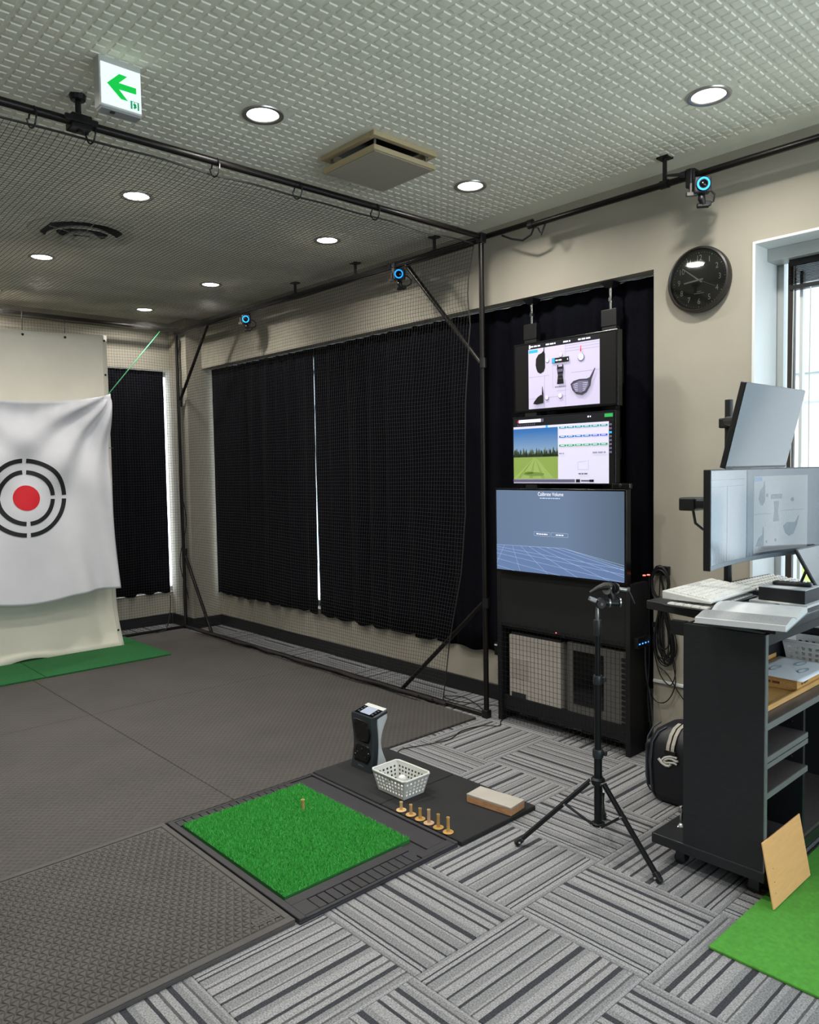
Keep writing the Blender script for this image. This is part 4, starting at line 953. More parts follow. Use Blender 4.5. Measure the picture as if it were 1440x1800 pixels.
# bottom television
rt, c = wall_display('large bottom television of the tower reading Calibrate Volume', XD-.01, 2.212, 3.122, .945, 1.452, .012)
TVM = bpy.data.materials.new('display_blue_room'); TVM.use_nodes = True
_n = TVM.node_tree.nodes; _l = TVM.node_tree.links; _b = _n['Principled BSDF']; _tc = _n.new('ShaderNodeTexCoord'); _s = _n.new('ShaderNodeSeparateXYZ'); _l.new(_tc.outputs['Object'], _s.inputs[0])
_mr = _n.new('ShaderNodeMapRange'); _mr.inputs[1].default_value = 3.1; _mr.inputs[2].default_value = 2.2; _l.new(_s.outputs['Y'], _mr.inputs[0])
_rp = _n.new('ShaderNodeValToRGB'); _e = _rp.color_ramp.elements; _e[0].color = (*lin('#6c84a4'), 1); _e[1].color = (*lin('#56697f'), 1); _x = _e.new(.55); _x.color = (*lin('#7389a8'), 1)
_l.new(_mr.outputs[0], _rp.inputs['Fac']); _l.new(_rp.outputs['Color'], _b.inputs['Emission Color']); _b.inputs['Emission Strength'].default_value = .78; _b.inputs['Base Color'].default_value = (.02, .02, .02, 1); _b.inputs['Roughness'].default_value = .3
c.rect(0, 0, 1, 1, TVM); c.up()
c.poly([(0, .69), (.56, .675), (1, .84), (1, 1), (0, 1)], SCR('grid_floor', '#5a6f96', .62)); c.up()
GL = SCR('grid_line', '#9db2ce', .75)
def clipl(a, b):
    # clip to the unit square
    (x0, y0), (x1, y1) = a, b; t0, t1 = 0., 1.
    for p_, q_ in ((-(x1-x0), x0), (x1-x0, 1-x0), (-(y1-y0), y0), (y1-y0, 1-y0)):
        if abs(p_) < 1e-9:
            if q_ < 0: return None
        else:
            t = q_/p_
            if p_ < 0: t0 = max(t0, t)
            else: t1 = min(t1, t)
    if t0 >= t1: return None
    return (x0+(x1-x0)*t0, y0+(y1-y0)*t0, x0+(x1-x0)*t1, y0+(y1-y0)*t1)
for k in range(9):    # receding lines
    a0 = (.07*k, .69-.0019*k); a1 = (.07*k-.35+k*.22, 1.12+.0*k)
    q = clipl(a0, a1)
    if q: c.line(*q, .0014, GL)
for k in range(7):
    t = (k/6)**1.9; q = clipl((-.05, .695+t*.34), (1.05, .675+.17+t*.62)) if k else clipl((0, .69), (.56, .675))
    if q: c.line(*q, .0014, GL)
q = clipl((.56, .675), (1, .84)); c.line(*q, .0014, GL)
c.text('Calibrate Volume', .46, .045, .030, WHT, squeeze=.85); c.words(.455, .092, .16, .012, GL, 8)
for a0, a1 in ((.325, .455), (.465, .595)):
    for q in ((a0, .50, a1, .50), (a0, .545, a1, .545), (a0, .50, a0, .545), (a1, .50, a1, .545)): c.line(*q, .0013, GL)
c.words(.39, .523, .09, .012, WHT, 9); c.words(.53, .523, .06, .012, WHT, 10)
c.build('screen_image', rt)

# rack under the screens
rk = root('equipment_rack', (3.72, 2.68, 0), 'black equipment rack with wire-mesh front under the television', 'rack')
RY0, RY1, RX0, RX1 = 2.216, 3.150, 3.632, 3.815
BLKW = M('black_board', '#0d0e12', .6, var=.15, vscale=12)
for y in (RY0, RY1-.03): MB().box(RX0, RX1, y, y+.03, 0, .94).build('side_panel', BLKW, rk, bevel=.002)
MB().box(RX0, RX0+.018, RY0+.03, RY1-.03, .60, .94).build('front_panel', BLKW, rk, bevel=.002)
for z in (.07, .585): MB().box(RX0+.02, RX1, RY0+.03, RY1-.03, z, z+.022).build('shelf', BLKW, rk)
MB().box(RX1-.008, RX1, RY0+.03, RY1-.03, .092, .585).build('back_panel', BLKW, rk)
MB().box(RX0+.02, RX0+.045, RY0+.03, RY1-.03, .095, .16).build('cross_rail', BLKW, rk)
wm = MB()
for k in range(34): y = RY0+.005+k*.0277; wm.tube([(RX0-.006, y, .008), (RX0-.006, y, .625)], .0011, 4)
for k in range(21): z = .012+k*.0305; wm.tube([(RX0-.0065, RY0, z), (RX0-.0065, RY1, z)], .0011, 4)
o = wm.build('wire_mesh', BLK, rk); o['kind'] = 'stuff'
for y in (2.70,): MB().cyl((RX0-.001, y, .612), (RX0-.004, y, .612), .003, n=8).build('standby_light', E_('led_red', '#ff5a66', 3), rk)
pc = root('computer_tower', (3.70, 2.86, .092), 'pale computer tower standing behind the mesh of the rack', 'computer')
MB().box(3.66, 3.80, 2.69, 3.08, .0925, .545).build('case', M('pale_case', '#b3aca5', .5), pc, bevel=.006)
MB().box(3.657, 3.661, 2.93, 3.06, .28, .40).build('front_bezel', M('case_bezel', '#a59e97', .5), pc, bevel=.001, seg=1)
MB().box(3.657, 3.661, 2.95, 3.06, .15, .19).build('port_plate', DKGREY, pc)
MB().box(3.67, 3.79, 2.70, 3.07, .5452, .560).build('top_grille', DKGREY, pc, bevel=.002)
pc = root('computer_tower', (3.70, 2.43, .092), 'dark grey computer tower with a black window behind the rack mesh', 'computer')
MB().box(3.66, 3.80, 2.25, 2.645, .0925, .565).build('case', M('grey_case', '#5c5b59', .5), pc, bevel=.006)
MB().box(3.656, 3.661, 2.40, 2.60, .21, .52).build('side_window', BLK_GLOSS, pc, bevel=.001, seg=1)
gm = MB()
for k in range(14): gm.box(3.656, 3.661, 2.255, 2.285, .12+k*.030, .14+k*.030)
gm.build('vent_slots', BLK, pc)
for y, z, col, nm in ((2.17, .985, '#ff6a5a', 'power'), (2.145, .99, '#ff6a5a', 'power')):
    tag(MB().box(3.70, 3.712, y, y+.012, z, z+.006).build('power_light', E_('led_warm', '#ff7a6a', 1.5)), 'small red power light beside the television', 'indicator light', 'red power lights')
adp = root('network_switch', (3.70, 2.165, .62), 'black network switch with blue lights on the side of the rack', 'network switch')
MB().box(3.66, 3.79, 2.185, 2.2155, .595, .65).build('case', BLK, adp, bevel=.002)
for k in range(4): MB().box(3.67+k*.03, 3.68+k*.03, 2.183, 2.185, .615, .621).build('port_light', E_('led_blue', '#3b8bff', 3), adp)
spk = root('webcam', (3.60, 2.24, 1.49), 'small black camera bar on the corner of the television', 'webcam')
MB().box(3.585, 3.62, 2.19, 2.30, 1.4525, 1.485).build('body', BLK_GLOSS, spk, bevel=.008)
MB().lathe([(.0001, .003), (.009, .002), (.011, 0)], (3.584, 2.245, 1.47), (-1, 0, 0), 14).build('lens', BLK, spk)
sp2 = root('outlet_adapter', (3.70, 3.165, .44), 'black plug adapter with a white button on the side of the rack', 'adapter')
MB().box(3.64, 3.70, 3.1505, 3.185, .40, .48).build('body', BLK, sp2, bevel=.003)
MB().box(3.634, 3.64, 3.158, 3.178, .462, .47).build('button', WHITE_PL, sp2)

# cables beside the tower
def cable(pts, rr, label, name='cable', mat=BLK, grp=None):
    P_ = [Vector(q) for q in pts]; out = []
    for i in range(len(P_)-1):
        p0, p1, p2, p3 = P_[max(i-1, 0)], P_[i], P_[i+1], P_[min(i+2, len(P_)-1)]
        for k in range(6):
            t = k/6
            out.append(.5*((2*p1)+(-p0+p2)*t+(2*p0-5*p1+4*p2-p3)*t*t+(-p0+3*p1-3*p2+p3)*t*t*t))
    out.append(P_[-1])
    return tag(MB().tube(out, rr, 6).build(name, mat, None, smooth=True), label, 'cable', grp)
XC = 3.772
hk = root('cable_hook', (3.785, 2.12, 1.01), 'black wall hook plate holding coiled cables', 'hook')
MB().box(3.776, 3.7995, 2.075, 2.15, .985, 1.035).build('plate', BLK, hk, bevel=.003)
MB().box(3.72, 3.776, 2.10, 2.12, .99, 1.0).build('prong', BLK, hk)
MB().box(3.776, 3.7995, 2.14, 2.17, .70, .725).build('clip', BLK, hk)
def coil(label, cy, cz, ry, rz_, turns, x, rr=.0042, seed=0):
    rnd = random.Random(seed); pts = []
    for k in range(turns*18):
        a = 2*PI*k/18+PI/2; j = 1+.12*math.sin(k*.35+seed)
        pts.append((x-.012*abs(math.sin(k*.21)), cy+ry*j*math.cos(a), cz+rz_*j*math.sin(a)+.01*math.sin(k*.13)))
    return tag(MB().tube(pts, rr, 6).build('cable_coil', BLK, None, smooth=True), label, 'cable coil')
coil('black cable coil hanging on the wall hook beside the television', 2.115, .935, .05, .085, 7, 3.765, .006, 1)
tg = root('cable_tangle', (3.768, 2.09, .54), 'tangled loops of thin black cable hanging below the desk edge', 'cable coil')
rt_ = random.Random(9)
for k in range(11):
    wd, bt, sh2 = rt_.uniform(.025, .075), rt_.uniform(.50, .60), rt_.uniform(-.025, .025)
    pts = []
    for q in range(25):
        a = 2*PI*q/24; v_ = (1-math.cos(a))/2
        pts.append((3.770-.014*math.sin(a*.5+k), 2.105-.02*v_+sh2*v_+wd*math.sin(a)*(v_**.6), .83-(.83-bt)*v_))
    MB().tube(pts, .0036, 6).build('loop', BLK, tg, smooth=True)
cable([(XC, 2.12, 1.0), (XC, 2.09, .86), (XC, 2.07, .76), (XC, 2.05, .69)], .006, 'thick black cable hanging from the wall hook to the tangled loops')
cable([(XC, 2.12, .99), (XC, 2.13, .80), (XC, 2.15, .70), (XC, 2.16, .60), (XC, 2.12, .45), (XC, 2.06, .40), (XC, 2.03, .48), (XC, 2.05, .58)], .003, 'thin black cable loop drooping across the white conduit')
cable([(XC, 2.06, .58), (XC, 2.03, .42), (XC, 2.08, .31), (XC, 2.15, .30), (XC-.04, 2.185, .40)], .003, 'thin black cable sweeping from the loops down to the rack')
cable([(XC, 2.14, .50), (XC, 2.08, .46), (XC, 2.02, .38), (XC, 1.96, .31)], .003, 'thin black cable running down behind the dark cabinet')
cable([(3.74, 2.19, .62), (3.74, 2.185, .45), (3.74, 2.16, .33), (3.73, 2.14, .20), (3.70, 2.12, .03)], .004, 'grey-black cable dropping from the rack to the floor', mat=M('cable_grey', '#2a3038', .4))
cable([(3.74, 2.165, .99), (3.745, 2.17, .80), (3.74, 2.165, .55), (3.735, 2.17, .28), (3.73, 2.13, .06)], .0035, 'long black cable falling along the edge of the pier')
cd = MB(); cd.box(3.785, 3.7995, 1.70, 2.17, .395, .412)
tag(cd.build('cable_conduit', WHITE_TRIM, None, bevel=.003), 'white cable conduit along the wall behind the dark cabinet', 'conduit')
cable([(3.70, 3.13, .006), (3.60, 3.10, .006), (3.52, 3.05, .006), (3.46, 3.12, .006), (3.30, 3.15, .006), (3.15, 3.10, .006), (3.0, 3.13, .006), (2.85, 3.18, .006), (2.79, 3.16, .006)], .0028, 'thin black cable crossing the carpet towards the launch monitor')
cable([(3.68, 3.32, .006), (3.75, 3.45, .006), (3.80, 3.62, .006), (3.72, 3.72, .006), (3.70, 3.60, .006), (3.74, 3.48, .006), (3.80, 3.36, .006), (3.85, 3.25, .006)], .003, 'tangle of thin black cable on the carpet behind the cage post')

# ================================================================== WALL CLOCK
CY_, CZ_ = 1.912, 2.507
ck = root('wall_clock', (3.79, CY_, CZ_-.163), 'round black wall clock with white numerals', 'clock')
dl_ = MB().lathe([(.1465, .006), (.1465, .020), (.0001, .020)], (3.7995, CY_, CZ_), (-1, 0, 0), 64).build('dial', M('clock_dial', '#1d1e1a', .6), ck)
MB().lathe([(.150, .0), (.163, .004), (.165, .03), (.160, .040), (.152, .043), (.147, .036), (.146, .0185)], (3.7995, CY_, CZ_), (-1, 0, 0), 64, caps=False).build('rim', M('clock_rim', '#2b2724', .35), ck, smooth=True)
NUM = M('numeral_white', '#d8d8d0', .6)
c = Canvas((3.7994-.0201, CY_, CZ_), (0, -1, 0), (0, 0, -1), 1, 1)
for h_ in range(1, 13):
    a = h_*PI/6; c.text(str(h_), .108*math.sin(a), -.108*math.cos(a), .040, NUM, squeeze=.82)
for k in range(60):
    a = k*PI/30; r0 = .131 if k % 5 == 0 else .134
    c.line(r0*math.sin(a), -r0*math.cos(a), .138*math.sin(a), -.138*math.cos(a), .003 if k % 5 == 0 else .0015, NUM)
c.words(0, .066, .052, .003, NUM, 11); c.line(-.012, .057, .012, .057, .002, NUM)
c.build('markings', dl_)
def hand(nm, ang, l0, l1, w0, w1, lift):
    c = Canvas((3.7994-.022-lift, CY_, CZ_), (0, -1, 0), (0, 0, -1), 1, 1); s_, k_ = math.sin(ang), -math.cos(ang); px, py = -k_, s_
    mb = MB(); pts = [(-l0*s_+px*w0, -l0*k_+py*w0), (-l0*s_-px*w0, -l0*k_-py*w0), (l1*s_-px*w1, l1*k_-py*w1), (l1*s_+px*w1, l1*k_+py*w1)]
    mb.prism(pts, c.o, c.u, c.v, (-.0012, 0, 0)); mb.build(nm, NUM, ck)
hand('hour_hand', (8+51.5/60)*PI/6, .022, .080, .004, .0032, 0); hand('minute_hand', 51.5*PI/30, .022, .112, .0035, .0022, .003); hand('second_hand', 19.5*PI/30, .02, .10, .0007, .0005, .006)
MB().cyl((3.7994-.02, CY_, CZ_), (3.7994-.032, CY_, CZ_), .005, n=14).build('hub', NUM, ck)
cg_ = bpy.data.materials.new('clock_glass'); cg_.use_nodes = True; _n = cg_.node_tree.nodes; _l = cg_.node_tree.links
_n.remove(_n['Principled BSDF']); _t = _n.new('ShaderNodeBsdfTransparent'); _g = _n.new('ShaderNodeBsdfGlossy'); _g.inputs['Roughness'].default_value = .03
_mx = _n.new('ShaderNodeMixShader'); _fr = _n.new('ShaderNodeFresnel'); _l.new(_fr.outputs[0], _mx.inputs[0]); _l.new(_t.outputs[0], _mx.inputs[1]); _l.new(_g.outputs[0], _mx.inputs[2]); _l.new(_mx.outputs[0], _n['Material Output'].inputs['Surface'])
MB().lathe([(.147, .0362), (.0001, .0363)], (3.7995, CY_, CZ_), (-1, 0, 0), 48).build('glass', cg_, ck, smooth=True)

# ================================================================== CARRY BAG
NAVY = M('navy_shell', '#0c0f18', .5, var=.15, vscale=30, bump=.15, bscale=300)
bg_ = root('carry_case', (3.36, 1.72, 0), 'upright navy black carry case with grey straps and a white emblem', 'case')
secs = []
for z, gx, gy in ((.0005, .03, .045), (.012, .012, .02), (.05, 0, .008), (.18, -.004, 0), (.28, .006, .004), (.325, .03, .025), (.350, .06, .06), (.358, .09, .10)):
    secs.append((z, 3.235+gx, 3.52-gx, 1.578+gy, 1.90-gy, min(.06, (3.52-3.235)/2-gx-.005)))
MB().loft(secs, 6).build('shell', NAVY, bg_, smooth=True, angle=3)
PIP = M('slate_piping', '#39424e', .5)
for yy in (1.862, 1.915):
    pts = [(3.236+gx-.002+(.0 if yy < 1.9 else .05), yy-gy*(1 if yy < 1.9 else .9), z) for z, gx, gy in ((.02, .012, .016), (.05, 0, .004), (.18, -.004, 0), (.28, .006, .004), (.325, .03, .02), (.347, .06, .045))]
    MB().tube(pts, .004, 8).build('piping', PIP, bg_, smooth=True)
secs = [(z, 3.28, 3.47, 1.898-g_, 1.925-g_, .012) for z, g_ in ((.05, .01), (.09, 0), (.24, 0), (.27, .012))]
MB().loft(secs, 4).build('side_pocket', NAVY, bg_, smooth=True, angle=3)
STR = M('grey_strap', '#a9a49a', .8)
for yy in (1.752, 1.775):
    pts = [(3.235-.008, yy, .262), (3.236-.007, yy, .275), (3.243-.009, yy, .29), (3.265-.007, yy, .327), (3.295-.004, yy, .352), (3.34, yy, .362)]
    mb = MB()
    for k in range(len(pts)-1):
        a, b = Vector(pts[k]), Vector(pts[k+1]); mb.add([a+Vector((0, -.008, 0)), a+Vector((0, .008, 0)), b+Vector((0, .008, 0)), b+Vector((0, -.008, 0))], [(0, 1, 2, 3)])
    mb.build('strap', STR, bg_, solid=.002)
MB().box(3.224, 3.232, 1.735, 1.792, .245, .264).build('strap_anchor', BLK, bg_, bevel=.002)
def emb(pts): return [(3.2285, y, z) for y, z in pts]
EMB = M('emblem_white', '#c7c6c0', .5)
mb = MB(); mb.tube(emb([(1.803, .212), (1.79, .226), (1.765, .238), (1.74, .240), (1.73, .238)]), .0055, 8); mb.tube(emb([(1.79, .215), (1.772, .226), (1.752, .228), (1.733, .222), (1.725, .226)]), .0055, 8)
mb.tube(emb([(1.822, .214), (1.805, .198), (1.785, .190), (1.768, .192), (1.76, .202)]), .0065, 8); mb.tube(emb([(1.797, .209), (1.785, .203), (1.765, .208), (1.745, .212), (1.73, .208)]), .005, 8)
mb.build('emblem', EMB, bg_, smooth=True)

# ================================================================== CABINET AND DESK
cb = root('storage_cabinet', (3.2, 1.28, 0), 'dark wood-grain rolling cabinet with open shelves under the desk', 'cabinet')
PX0, PX1, PY0, PY1 = 2.735, 3.775, 1.13, 1.44
MB().box(PX0-.004, PX1, PY0-.002, 1.572, .076, .116).build('plinth', OAKBLK, cb, bevel=.004)
MB().box(PX0, PX0+.02, PY0+.004, PY1, .1162, .975).build('side_panel', OAKBLK, cb)
MB().box(PX0, PX0+.02, PY0, PY0+.0038, .1162, .975).build('edge_band', M('edge_green_grey', '#646a6b', .35), cb)
MB().box(PX1-.02, PX1, PY0, PY1, .1162, .975).build('side_panel', OAKBLK, cb)
MB().box(PX0+.0205, PX1-.0205, PY1-.012, PY1, .1162, .975).build('back_panel', OAKBLK, cb)
MB().box(3.135, 3.155, PY0+.02, PY1-.013, .1162, .628).build('divider', OAKBLK, cb)
def shelf(x0, x1, z, t=.022):
    s_ = MB().box(x0, x1, PY0+.006, PY1-.013, z-t, z).build('shelf', SHELF, cb)
    MB().box(x0, x1, PY0+.002, PY0+.0058, z-t, z).build('front_edge', EDGE, s_)
shelf(PX0+.0205, PX1-.0205, .652, .024); shelf(PX0+.0205, 3.1345, .530, .020); shelf(PX0+.0205, 3.1345, .505, .018); shelf(PX0+.0205, 3.1345, .398, .022)
MB().box(PX0+.0205, PX1-.0205, PY0+.004, PY1-.013, .1163, .130).build('bottom_board', SHELF, cb)
MB().box(PX0+.0205, PX1-.0205, PY0+.0, PY0+.018, .935, .975).build('top_rail', OAKBLK, cb)
for z in (.60, .56, .46, .42, .34):
    MB().cyl((3.1349, 1.19, z), (3.131, 1.19, z), .004, n=8).build('shelf_pin', CHROME, cb)
MB().box(2.745, 2.775, 1.4405, 1.50, .925, .978).build('desk_bracket', BLK, cb)
for wx, wy_ in ((2.80, 1.475), (2.80, 1.185), (3.70, 1.475), (3.70, 1.185)):
    k_ = MB(); k_.box(wx-.025, wx+.025, wy_-.025, wy_+.025, .068, .0758); k_.box(wx-.022, wx-.016, wy_-.018, wy_+.018, .02, .068); k_.box(wx+.016, wx+.022, wy_-.018, wy_+.018, .02, .068)
    cs_ = k_.build('caster', M('caster_grey', '#3c3f42', .35, .5), cb)
    MB().cyl((wx-.015, wy_+.004, .0235), (wx+.015, wy_+.004, .0235), .023, n=20).build('wheel', M('wheel_black', '#131313', .4), cs_, smooth=True)
chr_ = root('chrome_peg', (2.865, 1.52, .116), 'chrome ball-topped peg standing on the cabinet plinth', 'peg')
MB().lathe([(.020, 0), (.021, .004), (.012, .010), (.008, .014)], (2.862, 1.512, .1162), n=20).build('foot', CHROME, chr_, smooth=True)
MB().cyl((2.862, 1.512, .128), (2.862, 1.512, .175), .0065, n=14).build('stem', CHROME, chr_, smooth=True)
MB().lathe([(.006, -.016), (.013, -.010), (.0165, 0), (.013, .010), (.0003, .0165)], (2.862, 1.512, .187), n=20).build('ball', CHROME, chr_, smooth=True)

wt = MB().prism([(2.74, 1.10), (3.785, 1.10), (3.785, 1.66), (2.895, 1.69)], (0, 0, .980), (1, 0, 0), (0, 1, 0), (0, 0, .035))
tag(wt.build('desk_top', M('black_desk_top', '#1b1d20', .4, var=.15, vscale=20), None, bevel=.003), 'black desk top lying on the dark cabinet', 'desk top')
DZ = 1.0155

# bamboo trays with a printed sheet, on the upper shelf
def tray(name, label, cx, cy, z, w, l, h, rz):
    rt = root(name, (cx, cy, z), label, 'tray'); R_ = Matrix.Rotation(rz, 3, 'Z')
    def bx(nm, ox, oy, oz, a, b, e): q = R_ @ Vector((ox, oy, 0)); MB().obox((cx+q.x, cy+q.y, z+oz), (a, b, e), R_).build(nm, BAMBOO, rt, bevel=.001, seg=1)
    bx('base', 0, 0, .004, w, l, .007); bx('side', 0, -l/2+.005, h/2+.0075, w, .010, h-.0004); bx('side', 0, l/2-.005, h/2+.0075, w, .010, h-.0004)
    bx('side', -w/2+.005, 0, h/2+.0075, .010, l-.0202, h-.0004); bx('side', w/2-.005, 0, h/2+.0075, .010, l-.0202, h-.0004)
    return rt
tr1 = tray('bamboo_tray', 'long bamboo tray on the upper cabinet shelf under the printed sheet', 3.21, 1.305, .6525, .70, .235, .012, .0)
MB().box(2.865, 3.555, 1.4235, 1.4265, .653, .722).build('back_board', BAMBOO, tr1, bevel=.001, seg=1)
tray('bamboo_box', 'deeper bamboo box with faint stamped marks inside the long tray', 3.375, 1.300, .6605, .345, .20, .038, .0)
c = Canvas((3.2022, 1.395, .702), (0, -1, 0), (0, 0, -1), .19, .035); STM = M('stamp_brown', '#6a4526', .7)
c.words(.5, .5, .34, .3, STM, 12)
c2 = Canvas((3.2022, 1.1998, .702), (1, 0, 0), (0, 0, -1), .34, .035); c2.words(.22, .5, .2, .26, STM, 13)
sm = root('stamp', (3.2, 1.2, .665), 'faint brown stamped marks on the sides of the bamboo box', 'stamp')
c.build('end_marks', sm); c2.build('side_marks', sm)
sh_ = root('printed_sheet', (3.37, 1.29, .7065), 'white printed sheet lying on the bamboo box', 'paper')
MB().sheet(lambda u, v: (3.185+.36*u, 1.172+.235*v, .7085+.0015*math.sin(u*5+v*2)), 14, 8).build('sheet', M('white_sheet', '#e3e9ee', .6), sh_, smooth=True, solid=.0006)
for cx, cy in ((3.33, 1.335), (3.47, 1.285), (3.36, 1.235)):
    MB().tube([(cx+.045*math.cos(a), cy+.014*math.sin(a), .7112) for a in np.linspace(0, 2*PI, 24)], .0013, 5).build('printed_oval', M('print_blue_grey', '#6d7f8d', .5), sh_)
basket('shelf_basket', 'white perforated basket standing on the upper cabinet shelf', 3.66, 1.31, .654, .15, .20, .125, 4, 4, 6)

# plywood board leaning on the cabinet
pb = root('plywood_board', (2.86, 1.10, .0105), 'thin tan plywood board leaning against the cabinet on the green mat', 'board')
tl = math.atan2(.042, .225); Rp = Matrix.Rotation(-tl, 3, 'X')
MB().obox((2.868, 1.0825+.0215, .0105+.116), (.335, .0055, .231), Rp).build('panel', PLY, pb, bevel=.002)
for k, z in enumerate((.05, .085, .13)): MB().cyl((2.735+.006*k, 1.0825+z*.187-.0036, z+.008), (2.735+.006*k, 1.0825+z*.187-.001, z+.008), .0025, n=8).build('screw_hole', BLK, pb)

# desk clutter
def keyboard(name, label, cx, cy, z, w, dpt, h0, h1, rz, base, keym, rows, cols, gap=.0028):
    rt = root(name, (cx, cy, z), label, 'keyboard'); R_ = Matrix.Rotation(rz, 3, 'Z')
    def tr_(x, y, zz): q = R_ @ Vector((x, y, 0)); return (cx+q.x, cy+q.y, z+zz)
    b_ = MB(); vs = [tr_(-w/2, -dpt/2, 0), tr_(w/2, -dpt/2, 0), tr_(w/2, dpt/2, 0), tr_(-w/2, dpt/2, 0), tr_(-w/2, -dpt/2, h0), tr_(w/2, -dpt/2, h0), tr_(w/2, dpt/2, h1), tr_(-w/2, dpt/2, h1)]
    b_.add(vs, [(0, 3, 2, 1), (4, 5, 6, 7), (0, 1, 5, 4), (1, 2, 6, 5), (2, 3, 7, 6), (3, 0, 4, 7)]); b_.build('body', base, rt, bevel=.004)
    kk = MB(); m_ = .012
    for r_ in range(rows):
        for q_ in range(cols):
            x0 = -w/2+m_+(w-2*m_)*q_/cols; x1 = x0+(w-2*m_)/cols-gap; y0 = -dpt/2+m_+(dpt-2*m_)*r_/rows; y1 = y0+(dpt-2*m_)/rows-gap
            zz = lambda y: h0+(h1-h0)*(y+dpt/2)/dpt
            i_ = .0018
            vs = [tr_(x0, y0, zz(y0)), tr_(x1, y0, zz(y0)), tr_(x1, y1, zz(y1)), tr_(x0, y1, zz(y1)), tr_(x0+i_, y0+i_, zz(y0)+.006), tr_(x1-i_, y0+i_, zz(y0)+.006), tr_(x1-i_, y1-i_, zz(y1)+.006), tr_(x0+i_, y1-i_, zz(y1)+.006)]
            kk.add(vs, [(4, 5, 6, 7), (0, 1, 5, 4), (1, 2, 6, 5), (2, 3, 7, 6), (3, 0, 4, 7)])
    o = kk.build('keys', keym, rt); o['kind'] = 'stuff'
    return rt
keyboard('black_keyboard', 'flat black keyboard with pale keys underneath the white keyboard', 3.03, 1.475, DZ, .46, .19, .008, .012, .03, BLK, WHITE_PL, 5, 16)
keyboard('white_keyboard', 'thick white keyboard stacked on the black one at the desk edge', 3.05, 1.49, DZ+.0255, .43, .20, .010, .034, .03, M('ivory_plastic', '#bfc0bc', .45), WHITE_PL, 6, 17)
keyboard('dark_keyboard', 'black keyboard with white keys at the back of the desk', 3.53, 1.45, DZ, .42, .20, .014, .036, -.05, BLK, WHITE_PL, 6, 16, gap=.0125)
GB = M('grey_card', '#b9bcbf', .6)
bx2 = root('cardboard_box', (3.21, 1.26, DZ), 'flat black box with a grey lid beside the white keyboard', 'box')
MB().box(3.15, 3.30, 1.155, 1.335, DZ+.0105, DZ+.062).build('base', M('black_card', '#17181b', .6), bx2, bevel=.002)
MB().box(3.151, 3.301, 1.154, 1.336, DZ+.0622, DZ+.066).build('lid', GB, bx2, bevel=.001)
MB().box(3.300, 3.302, 1.17, 1.32, DZ+.012, DZ+.058).build('end_label', PAPER, bx2)
tag(MB().box(3.12, 3.33, 1.135, 1.36, DZ+.0004, DZ+.010).build('notepad', PAPER, None, bevel=.001), 'white notepad under the flat black box', 'notepad')
rm = root('remote_control', (3.24, 1.245, DZ+.0665), 'slim black remote control lying on the grey box lid', 'remote')
Rr = Matrix.Rotation(.15, 3, 'Z')
MB().obox((3.235, 1.235, DZ+.0745), (.034, .145, .015), Rr).build('body', BLK, rm, bevel=.005)
for k in range(7): q = Rr @ Vector((0, -.058+k*.019, 0)); MB().obox((3.235+q.x, 1.235+q.y, DZ+.0828), (.022, .010, .002), Rr).build('button', DKGREY, rm)
tag(MB().tube([(2.98, 1.30, DZ+.006), (3.10, 1.24, DZ+.006), (3.11, 1.235, DZ+.006)], [.0045, .0045, .001], 8).build('pen', M('pen_grey', '#3a3d42', .3), None, smooth=True), 'dark pen lying between the open book and the box', 'pen')

# open book
bk = root('open_book', (2.84, 1.21, DZ), 'thick open book with printed pages hanging over the desk corner', 'book')
OB = Vector((2.82, 1.215, 0)); ra = math.radians(11)
ex_, ey_ = Vector((math.cos(ra), math.sin(ra), 0)), Vector((-math.sin(ra), math.cos(ra), 0))
PRINT = M('printed_page', '#8e9092', .8, var=.25, vscale=60, stretch=(3, 14, 1))
def page(sgn, nm, mat, lift, wid, th):
    top = []
    def prof(t): return .030*math.sin(min(1, t*1.25)*PI*.62)**1.0*(1-.55*t)+.006
    n_ = 14; vs = []
    for i in range(n_+1):
        t = i/n_; z_ = prof(t)+lift
        for s_ in (-.148, .148):
            q = OB+ex_*(sgn*wid*t)+ey_*s_
            vs.append((q.x, q.y, DZ+.001+z_)); vs.append((q.x, q.y, DZ+.001+max(.0, z_-th if th else 0)))
    fs = []
    for i in range(n_):
        a, b = i*4, (i+1)*4
        fs += [(a, b, b+2, a+2), (a+1, a+3, b+3, b+1), (a, a+1, b+1, b), (a+2, b+2, b+3, a+3)]
    fs += [(0, 2, 3, 1), (n_*4, n_*4+1, n_*4+3, n_*4+2)]
    return MB().add(vs, fs).build(nm, mat, bk, smooth=True, angle=.7)
page(-1, 'page_block', PAPER, .0, .205, .05); page(1, 'page_block', PAPER, .0, .205, .05)
page(-1, 'printed_leaf', PRINT, .0012, .195, .0008); page(1, 'printed_leaf', M('white_sheet2', '#c3c6c8', .8, var=.04, vscale=30), .0012, .198, .0008)
for sg in (-1, 1):
    q = OB+ex_*sg*.104; MB().obox((q.x, q.y, DZ+.0005), (.208, .304, .0009), Matrix.Rotation(ra, 3, 'Z')).build('cover', M('book_cover', '#8d9698', .5), bk)

